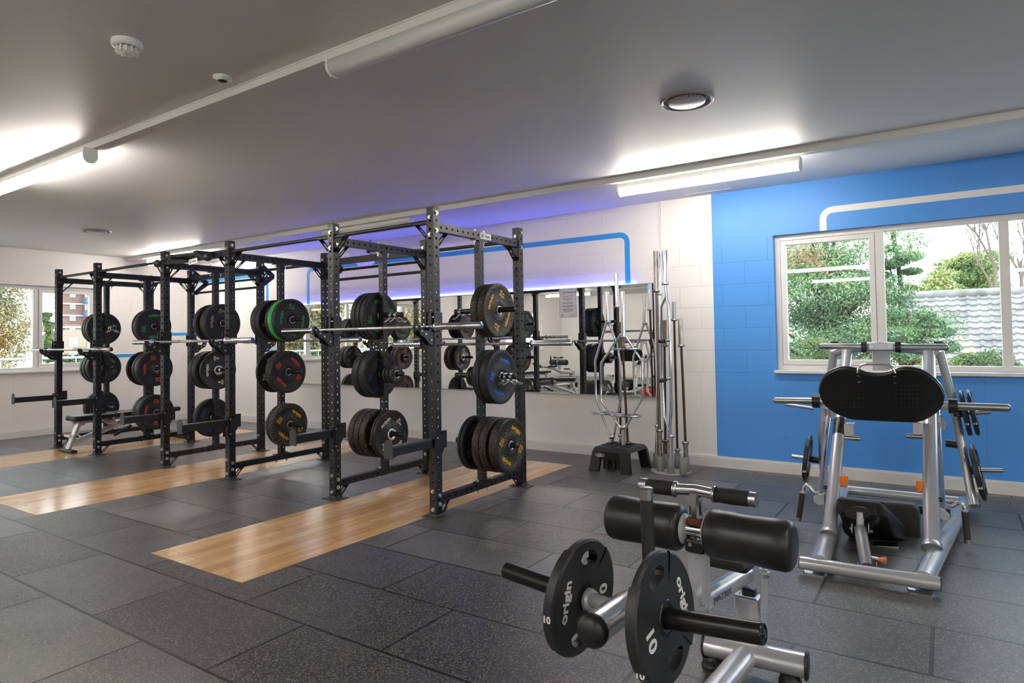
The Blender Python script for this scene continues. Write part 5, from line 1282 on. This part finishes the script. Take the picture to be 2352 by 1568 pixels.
# hinge bracket and stand
hb = aF(1722,1330,2.56)
for s in (-.052, .052):
    c_ = hb + ax*s
    MB().prism([c_+Vector(v) for v in ((0,-.06,.07),(0,.05,.07),(0,.06,-.02),(0,.03,-.13),(0,-.05,-.10))], ax*.006).build('hinge_plate', SILV, fm)
m = MB(); q = hb+ax*.06+Vector((0,0,.035)); m.cyl(q, q+ax*.008, .018, 18); bolt(m, q+ax*.008, ax, .012); m.build('hinge_bolt', ZINC, fm)
MB().box(hb+Vector((0,-.01,-.045)), (.05,.04,.03), bev=.006).build('rubber_buffer', BLKP, fm)
q = aF(1676,1290,2.40); MB().box(q, (.16,.10,.04), frame((0,0,0), (1,-.1,0), (.1,1,0)).to_3x3(), bev=.015).build('stop_block', BLKP, fm)
ft = aZ(1735,1478,.10); pt = hb+Vector((-.01,.02,-.07))
MB().hull([ft+Vector(v) for v in ((-.05,-.04,0),(.05,-.045,0),(.05,.045,0),(-.05,.05,0))]+[pt+Vector(v) for v in ((-.045,-.035,0),(.045,-.04,0),(.045,.04,0),(-.045,.045,0))]).build('stand_post', SILV, fm, bevel=.012)
b0, b1 = aZ(1622,1478,.095), aZ(1850,1528,.095)
o = MB().cyl(b0, b1, .052, 22, ell=.85).build('rear_foot_bar', SILV, fm); d = (b1-b0).normalized()
MB().lathe(b1, d, [(0,.053),(.006,.053),(.012,.045),(.013,.0001)], 24).build('end_cap', BLKP, o); MB().lathe(b0, -d, [(0,.053),(.006,.053),(.012,.045),(.013,.0001)], 24).build('end_cap', BLKP, o)
for px, py in ((1638,1512), (1815,1562)):
    q = aF(px, py, 1); q = aZ(px, py, .035)
    MB().lathe((q.x,q.y,0), (0,0,1), [(0,.045),(.012,.047),(.016,.044),(.02,.041),(.035,.042),(.05,.036),(.062,.024),(.068,.0001)], 26).build('rubber_foot', BLKP, fm)
f0 = aZ(1725,1490,.09); f1 = f0 + Vector((-.09,-1.25,0)); 
MB().cyl(f0, f1, .048, 20, ell=.85).build('floor_beam', SILV, fm)
MB().cyl(f1+Vector((-.35,.03,0)), f1+Vector((.35,-.04,0)), .045, 18).build('front_foot_bar', SILV, fm)
for s in (-1, 1): q = f1+Vector((.3*s,-.03*s,0)); MB().lathe((q.x,q.y,0), (0,0,1), [(0,.04),(.03,.042),(.05,.03),(.055,.0001)], 20).build('rubber_foot', BLKP, fm)

# ================================================================== BENCH IN THE LEFT RACK BAY
XB = -9.30
bn = thing('adjustable_bench', 'black padded flat bench with silver frame inside the leftmost rack bay', 'weight bench', (XB, 4.5, 0))
B = lambda x, y: aX(x, y, XB)
def padm(p, q, w, th, name):
    d = (q-p).normalized(); c_ = (p+q)/2-Vector((0,0,th/2)); F_ = frame((0,0,0), d, (1,0,0)).to_3x3()
    MB().box(c_, ((q-p).length, w, th), F_, bev=.022).build(name, VINYL, bn)
sA, sB_, sC, sD = B(160,955), B(250,948), B(251,947), B(404,937)
sA.z = sB_.z = (sA.z+sB_.z)/2; sC.z = sD.z = sA.z+.005
padm(sA, sB_, .28, .065, 'seat_pad'); padm(sC+Vector((0,.01,0)), sD, .29, .065, 'back_pad')
MB().cyl(sA+Vector((0,.03,-.085)), sB_+Vector((0,-.01,-.085)), .026, 14).build('seat_rail', SILV, bn)
MB().cyl(sC+Vector((0,.05,-.085)), sD+Vector((0,-.03,-.085)), .022, 14).build('back_rail', SILV, bn)
fz = B(156,1030); fz.z = .03
MB().cyl(sA+Vector((0,.10,-.10)), Vector((XB,fz.y,.04)), .034, 16).build('front_leg', SILV, bn)
MB().box((XB,fz.y,.02), (.36,.08,.035), bev=.012).build('front_foot', BLKP, bn)
yA_ = fz.y; 
MB().tube([(XB,yA_+.02,.10),(XB,yA_+.30,.19),(XB,yA_+.62,.30),(XB,yA_+.85,.315),(XB,yA_+1.10,.22),(XB,yA_+1.42,.07)], .036, 16).build('main_frame', SILV, bn)
MB().box((XB,yA_+1.43,.03), (.46,.07,.06), bev=.012).build('rear_foot', BLKP, bn)
MB().hull([(XB-.03,yA_+.48,.30),(XB+.03,yA_+.48,.30),(XB-.03,yA_+.62,.27),(XB+.03,yA_+.62,.27),(XB-.03,yA_+.40,sA.z-.09),(XB+.03,yA_+.40,sA.z-.09),(XB-.03,yA_+.54,sA.z-.09),(XB+.03,yA_+.54,sA.z-.09)]).build('pivot_bracket', SILV, bn, bevel=.004)
MB().box((XB+.032,yA_+.50,.345), (.003,.08,.018)).build('orange_label', ORANGE, bn)
MB().box((XB,yA_+.66,.20), (.05,.24,.03), Matrix.Rotation(.45,3,'X')).build('ladder_strut', BLKP, bn)
q = B(153,1001); MB().cyl((XB-.05,q.y,q.z),(XB+.09,q.y,q.z), .014, 12).cyl((XB+.07,q.y,q.z),(XB+.10,q.y,q.z), .022, 14).tube([(XB,q.y,q.z),(XB,q.y+.1,q.z+.02),(XB,yA_+.16,.17)], .012, 8).build('lift_handle', WHITEP, bn)
MB().cyl((XB-.03,yA_+.15,sA.z-.10),(XB+.05,yA_+.15,sA.z-.10), .03, 14).build('seat_pivot', SILV, bn)

# ================================================================== BEHIND THE CAMERA (seen in the mirrors)
def place_copy(src, dx, dy, rz, label):
    c = copy_tree(src); c.location = (dx, dy, 0); c.rotation_euler = (0,0,rz); c['label'] = label; return c
place_copy(bn, -7.7, .7, radians(70), 'black padded bench seen only in the mirror, left of the machines')
place_copy(bn, -9.6, -1.6, radians(20), 'black padded bench seen only in the mirror, near the far window')
place_copy(fm, -8.6, -2.3, radians(200), 'silver exercise machine seen only in the mirror, in front of the door wall')
place_copy(lp, -6.7, -1.8, radians(165), 'silver leg press seen only in the mirror behind the standing bars')
place_copy(fm, -5.6, -3.3, radians(140), 'silver exercise machine seen only in the mirror, beside the far window')
t = thing('step_box', 'red plastic step box seen in the mirror behind the standing bars', 'step box', (-5.5, -.5, 0)); MB().box((-5.5,-.5,.1),(.5,.35,.2), bev=.03).build('body', RED, t); MB().box((-5.5,-.5,.205),(.44,.3,.012), bev=.005).build('tread', BLKF, t)

# ================================================================== OUTSIDE
GZ = -3.3
struct(MB().box2((-200,-60,GZ-.1),(60,160,GZ)).build('ground', mat('tarmac_and_grass', (.36,.37,.33), .9, var=.4, vscale=.3)))
def leafmat(name, c1, c2, c3=None, thr=.5):
    m = bpy.data.materials.new(name); m.use_nodes = True; n = m.node_tree; b = n.nodes['Principled BSDF']
    g = n.nodes.new('ShaderNodeNewGeometry'); no = n.nodes.new('ShaderNodeTexNoise'); no.inputs['Scale'].default_value = .9; no.inputs['Detail'].default_value = 8
    n.links.new(g.outputs['Position'], no.inputs['Vector']); r = n.nodes.new('ShaderNodeValToRGB'); n.links.new(no.outputs['Fac'], r.inputs[0])
    r.color_ramp.elements[0].position = .36; r.color_ramp.elements[0].color = (*c1,1); r.color_ramp.elements[1].position = .60; r.color_ramp.elements[1].color = (*c2,1)
    if c3: e = r.color_ramp.elements.new(.66); e.color = (*c3,1)
    n.links.new(r.outputs[0], b.inputs['Base Color']); b.inputs['Roughness'].default_value = .7
    b.inputs['Subsurface Weight'].default_value = 0
    return m
def tree(name, label, c, rad, nleaf, size, mt, trunk=(.12,GZ), clusters=26, seed=1, flat=.5, cat='tree', group='trees outside the windows', cut=None):
    r = np.random.RandomState(seed); c = np.array(c, float); rad = np.array(rad, float)
    cc = r.normal(size=(clusters,3)); cc /= np.linalg.norm(cc,axis=1)[:,None]; cc *= (r.rand(clusters,1)**.45)*.82
    cen = c + cc*rad; per = nleaf//clusters; vs = []; fs = []
    t = thing(name, label, cat, (c[0], c[1], GZ), group)
    for q in cen:
        cr_ = rad.mean()*(.22+.18*r.rand())
        p = r.normal(size=(per,3)); p /= np.linalg.norm(p,axis=1)[:,None]; p *= (.55+.5*r.rand(per,1))*cr_; p[:,2] *= flat
        ctr_ = q + p
        a = r.normal(size=(per,3)); a /= np.linalg.norm(a,axis=1)[:,None]
        b = r.normal(size=(per,3)); b -= a*(a*b).sum(1)[:,None]; b /= np.linalg.norm(b,axis=1)[:,None]
        s = size*(.6+.8*r.rand(per,1)); a = a*s; b = b*s*.45
        k = len(vs)
        Q = np.stack([ctr_-a, ctr_+b, ctr_+a, ctr_-b], 1).reshape(-1,3); vs.extend(map(tuple, Q)); fs.extend([(k+4*i, k+4*i+1, k+4*i+2, k+4*i+3) for i in range(per)])
    m = MB(); m.add(vs, fs); m.build('foliage', mt, t)
    m = MB(); tr = trunk[0]
    m.tube([(c[0],c[1],trunk[1]),(c[0]+.1,c[1],c[2]-rad[2]*.4),(c[0],c[1]+.1,c[2]+rad[2]*.6)], [tr,tr*.8,tr*.25], 8)
    for q in cen[:clusters//2]: z0 = max(trunk[1]+1, min(q[2]-.4, c[2]+rad[2]*.4)-rad[2]*.15); m.tube([(c[0],c[1],z0),tuple((np.array([c[0],c[1],z0])+q)/2+[0,0,.1]),tuple(q)], [tr*.35,tr*.2,tr*.06], 5)
    m.build('trunk', mat('bark', (.10,.075,.055), .9, var=.4), t)
    return t
CON = leafmat('conifer_green', (.10,.19,.10), (.30,.46,.22), (.50,.24,.15)); MID = leafmat('mid_green', (.18,.28,.10), (.44,.50,.22)); AUT = leafmat('autumn_yellow', (.17,.19,.09), (.42,.35,.17), (.46,.31,.12)); DKG = leafmat('dark_green', (.05,.08,.03), (.14,.19,.06)); BUSH = leafmat('bush_green', (.09,.16,.06), (.26,.34,.12))
def tz(x, y, Y): p = aY(x, y, Y); return p
def pct(px, py, Y, rpx, rpz): # centre and radii of a crown, in metres, from its picture size
    c_ = aY(px, py, Y); k = (aY(px+rpx, py, Y)-c_).x; return c_, k
p = aY(1895,650,14.5)
tree('conifer', 'large dense green conifer with brown tips outside the left half of the right window', (p.x,14.5,1.2), (1.75,1.5,4.2), 150000, .026, CON, (.2,GZ), 90, 3, .42)
p = aY(2060,600,15.2)
tree('conifer', 'conifer limb rising to the top of the middle pane of the right window', (p.x-.05,15.2,p.z+.05), (.42,.4,1.3), 14000, .026, CON, (.06,GZ), 14, 5, .4)
p = aY(2085,770,13.6)
tree('conifer', 'lower conifer limb spreading in front of the left edge of the tiled roof', (p.x,13.6,p.z-.2), (.75,.5,1.1), 26000, .026, CON, (.05,GZ), 26, 6, .4)
p = aY(2225,835,12.2)
tree('shrub', 'low green shrub in front of the tiled roof outside the right window', (p.x,12.2,p.z-.15), (1.0,.5,.42), 26000, .018, BUSH, (.03,GZ), 30, 8, .5, cat='shrub')
p = aY(1900,830,12.4)
tree('shrub', 'green shrub at the foot of the conifer outside the right window', (p.x,12.4,p.z-.1), (1.0,.5,.6), 26000, .018, BUSH, (.03,GZ), 30, 9, .5, cat='shrub')
p = aY(2235,640,27.)
tree('deciduous_tree', 'rounded yellow green tree behind the tiled roof outside the right window', (p.x,27,p.z-.3), (1.25,1.2,1.5), 22000, .06, MID, (.15,GZ), 40, 11, .6)
p = aY(2140,655,25.)
tree('deciduous_tree', 'lower green tree between the conifer and the rounded tree outside', (p.x,25,p.z-.4), (1.05,1.0,1.25), 16000, .06, MID, (.15,GZ), 30, 12, .6)
p = aY(2320,690,29.)
tree('deciduous_tree', 'distant green hedge tree low behind the tiled roof', (p.x,29,p.z-.5), (2.2,1.2,1.1), 14000, .07, MID, (.15,GZ), 24, 13, .6)
# bare trees
def bare(x, y, z0, h, label, seed):
    t = thing('bare_tree', label, 'tree', (x, y, GZ), 'trees outside the windows'); R_ = random.Random(seed); m = MB()
    def br(p, d, L, r, n):
        q = p + d*L; m.tube([p, p+d*L*.5+Vector((R_.uniform(-.03,.03),0,0)), q], [r, r*.8, r*.55], 5, cap=False)
        if n == 0: return
        for _ in range(3 if n > 1 else 4):
            nd = (d + Vector((R_.uniform(-.55,.55), R_.uniform(-.4,.4), R_.uniform(-.05,.4)))).normalized(); br(p+d*L*R_.uniform(.45,1), nd, L*R_.uniform(.6,.82), r*.55, n-1)
    m.cyl((x,y,GZ),(x,y,z0), .13, 8); br(Vector((x,y,z0)), Vector((0,0,1)), h*.36, .07, 5)
    m.build('branches', mat('bare_bark', (.20,.17,.145), .9, var=.3), t)
bare(aY(2285,600,25).x, 25, 1.6, 5.2, 'leafless tree against the sky outside the middle pane of the right window', 4)
bare(aY(2345,600,25.5).x, 25.5, 1.8, 4.8, 'leafless tree against the sky in the rightmost visible pane', 9)
# tiled roof house
rt = thing('house', 'neighbouring house with pale grey pantiled roof outside the right window', 'house', (4, 18, GZ))
rm = bpy.data.materials.new('pantiles'); rm.use_nodes = True; n = rm.node_tree; b = n.nodes['Principled BSDF']; g = n.nodes.new('ShaderNodeNewGeometry')
no = n.nodes.new('ShaderNodeTexNoise'); no.inputs['Scale'].default_value = 3; no.inputs['Detail'].default_value = 8; n.links.new(g.outputs['Position'], no.inputs['Vector']); r = n.nodes.new('ShaderNodeValToRGB'); n.links.new(no.outputs['Fac'], r.inputs[0])
r.color_ramp.elements[0].position = .35; r.color_ramp.elements[0].color = (.20,.198,.19,1); r.color_ramp.elements[1].position = .62; r.color_ramp.elements[1].color = (.36,.355,.345,1); e = r.color_ramp.elements.new(.7); e.color = (.42,.38,.17,1)
n.links.new(r.outputs[0], b.inputs['Base Color']); b.inputs['Roughness'].default_value = .8
rg0 = aY(2112,683,20.); ROX0, ROX1 = rg0.x, 12.; RZ1 = rg0.z; RY1 = 20.; RZ0 = -.9; RY0 = 16.2
m = MB(); NR, nx = 22, 0
tw = .22; ncol = int((ROX1-ROX0)/tw); sub = 6
for i in range(NR):
    f0_, f1_ = i/NR, (i+1)/NR
    vs = []
    for f, lift in ((f0_, .055), (f1_, .012)):
        y = RY0+(RY1-RY0)*f; z = RZ0+(RZ1-RZ0)*f
        for k in range(ncol*sub+1):
            u = k/sub; w = .03*max(0, sin(2*pi*u))**.8; vs.append((ROX0-.35+ (k/sub)*tw, y-(lift+w)*.5, z+(lift+w)*.8))
    c_ = ncol*sub+1
    fs = [(k, k+1, c_+k+1, c_+k) for k in range(c_-1)]
    # tile butt edges
    base = [(v[0], v[1]+.03, v[2]-.06) for v in vs[:c_]]
    m.add(vs+base, fs+[(2*c_+k, 2*c_+k+1, k+1, k) for k in range(c_-1)])
m.build('tiled_roof', rm, rt)
MB().cyl((ROX0-.35,RY1,RZ1+.06),(ROX1,RY1,RZ1+.06), .11, 10).build('ridge_tiles', rm, rt)
MB().box2((ROX0-.1,RY0+.3,GZ),(ROX1,RY1+3,RZ0+.1)).hull([(ROX0-.1,RY0+.5,RZ0),(ROX1,RY0+.5,RZ0),(ROX0-.1,RY1,RZ1-.25),(ROX1,RY1,RZ1-.25),(ROX0-.1,RY1+3,RZ0),(ROX1,RY1+3,RZ0)]).build('walls', mat('yellow_brick', (.45,.36,.25), .9, var=.2, vscale=6), rt)
# left side: autumn trees, brick tower
tree('autumn_tree', 'large yellow autumn tree outside the left window', (-19.5,5.2,1.2), (1.3,1.9,4.3), 150000, .036, AUT, (.2,GZ), 150, 21, .6)
tree('autumn_tree', 'yellow autumn tree reflected in the mirror, next along outside the left window', (-20,-1.5,1.2), (1.6,3.4,4.0), 80000, .055, AUT, (.2,GZ), 60, 22, .6)
tree('autumn_tree', 'yellow autumn tree reflected in the mirror, outside the far window', (-20,-9.5,1.0), (1.6,4.0,3.8), 50000, .07, AUT, (.2,GZ), 50, 23, .6)
tree('dark_tree', 'slim dark tree between the autumn tree and the brick tower', (-60,aX(108,740,-60).y,aX(108,775,-60).z), (.5,.52,2.7), 14000, .09, DKG, (.12,GZ), 30, 24, .6)
tree('dark_tree', 'dark green bushes below the brick tower', (-70,aX(188,740,-70).y,aX(190,828,-70).z-.2), (1.0,2.2,1.5), 16000, .10, DKG, (.1,GZ), 30, 25, .6)
bt = thing('apartment_tower', 'brick apartment tower with white bands and blue balconies outside the left window', 'building', (-150, 60, GZ))
bm_ = bpy.data.materials.new('tower_brick'); bm_.use_nodes = True; n = bm_.node_tree; b = n.nodes['Principled BSDF']; g = n.nodes.new('ShaderNodeNewGeometry'); s_ = n.nodes.new('ShaderNodeSeparateXYZ'); n.links.new(g.outputs['Position'], s_.inputs[0]); c_ = n.nodes.new('ShaderNodeCombineXYZ'); n.links.new(s_.outputs['Y'], c_.inputs[0]); n.links.new(s_.outputs['Z'], c_.inputs[1])
k_ = n.nodes.new('ShaderNodeTexBrick'); k_.inputs['Scale'].default_value = 3.5; k_.inputs['Color1'].default_value = (.20,.115,.09,1); k_.inputs['Color2'].default_value = (.25,.15,.115,1); k_.inputs['Mortar'].default_value = (.26,.22,.2,1); k_.inputs['Mortar Size'].default_value = .012; n.links.new(c_.outputs[0], k_.inputs['Vector']); n.links.new(k_.outputs[0], b.inputs['Base Color']); b.inputs['Roughness'].default_value = .9
tX = -150.
L0 = aX(139,700,tX).y; L1 = aX(192,700,tX).y; L2 = aX(232,700,tX).y
zt_, zb_ = aX(150,655,tX).z+14, aX(150,752,tX).z
MB().prism([(a,b,GZ) for a,b in ((tX,L0),(tX,L1),(tX+.8,L1),(tX+.8,L2+4),(tX-8,L2+7.5),(tX-8,L0+3.4))], (0,0,zt_-GZ)).build('walls', bm_, bt)
WHT = mat('white_band', (.5,.5,.52), .6); WGL = mat('far_window_glass', (.25,.3,.36), .15); BLB = mat('blue_balcony', (.09,.14,.26), .5)
for py in (672, 697, 724, 751):
    z = aX(150, py, tX).z; MB().box2((tX+.0,L0-.05,z-.15),(tX+.3,L1,z+.15)).box2((tX+.8,L1,z-.15),(tX+1.1,L2+4,z+.15)).build('white_band', WHT, bt)
for px, py, w_, h_ in ((166,677,1.0,1.1),(166,704,1.0,1.1),(166,731,1.0,1.1),(165,758,1.0,.9)):
    q = aX(px, py, tX); o = MB().box((tX+.1,q.y,q.z),(.3,w_,h_)).build('window_frame', WHT, bt); MB().box((tX+.27,q.y,q.z),(.06,w_*.7,h_*.82)).build('pane', WGL, o)
for py in (676, 705):
    q = aX(205, py, tX+.8); o = MB().box((tX+.9,q.y,q.z),(.3,1.7,1.3)).build('window_frame', WHT, bt)
    for k in (-.5,0,.5): MB().box((tX+1.07,q.y+k,q.z),(.06,.4,1.05)).build('pane', WGL, o)
    MB().box((tX+1.4,q.y,q.z-1.3),(1.1,2.4,1.05)).build('balcony', BLB, bt)
MB().prism([(a,b,GZ) for a,b in ((tX+.2,L0+.3),(tX+6,L0-1.6),(tX+6,L2+2),(tX+.2,L2+4))], (0,0,zb_-.6-GZ)).build('lower_block', mat('tan_render', (.30,.23,.17), .8, var=.15), bt)
for px, py, w_, h_ in ((168,786,1.5,1.9),(167,816,1.3,1.3)):
    q = aX(px, py, tX+6); o = MB().box((tX+6.05,q.y,q.z),(.25,w_,h_)).build('window_frame', WHT, bt); MB().box((tX+6.2,q.y,q.z),(.06,w_*.75,h_*.8)).build('pane', WGL, o)
# railing and parked van at street level, beyond the left window
rl = thing('street_railing', 'pale railing and low wall along the street outside the left window', 'railing', (-15.5, 5, GZ))
q = aX(40, 828, -15.5).z
MB().box2((-15.6,-8,GZ),(-15.4,12,q-.45)).build('low_wall', mat('pale_parapet', (.55,.56,.55), .8), rl)
m = MB()
for k in range(60): m.cyl((-15.5,-8+k/3,q-.45),(-15.5,-8+k/3,q+.02), .012, 6)
m.build('bars', mat('pale_rail', (.5,.55,.55), .5), rl); MB().cyl((-15.5,-8,q+.03),(-15.5,12,q+.03), .025, 8).build('top_rail', mat('pale_rail', (.5,.55,.55), .5), rl)
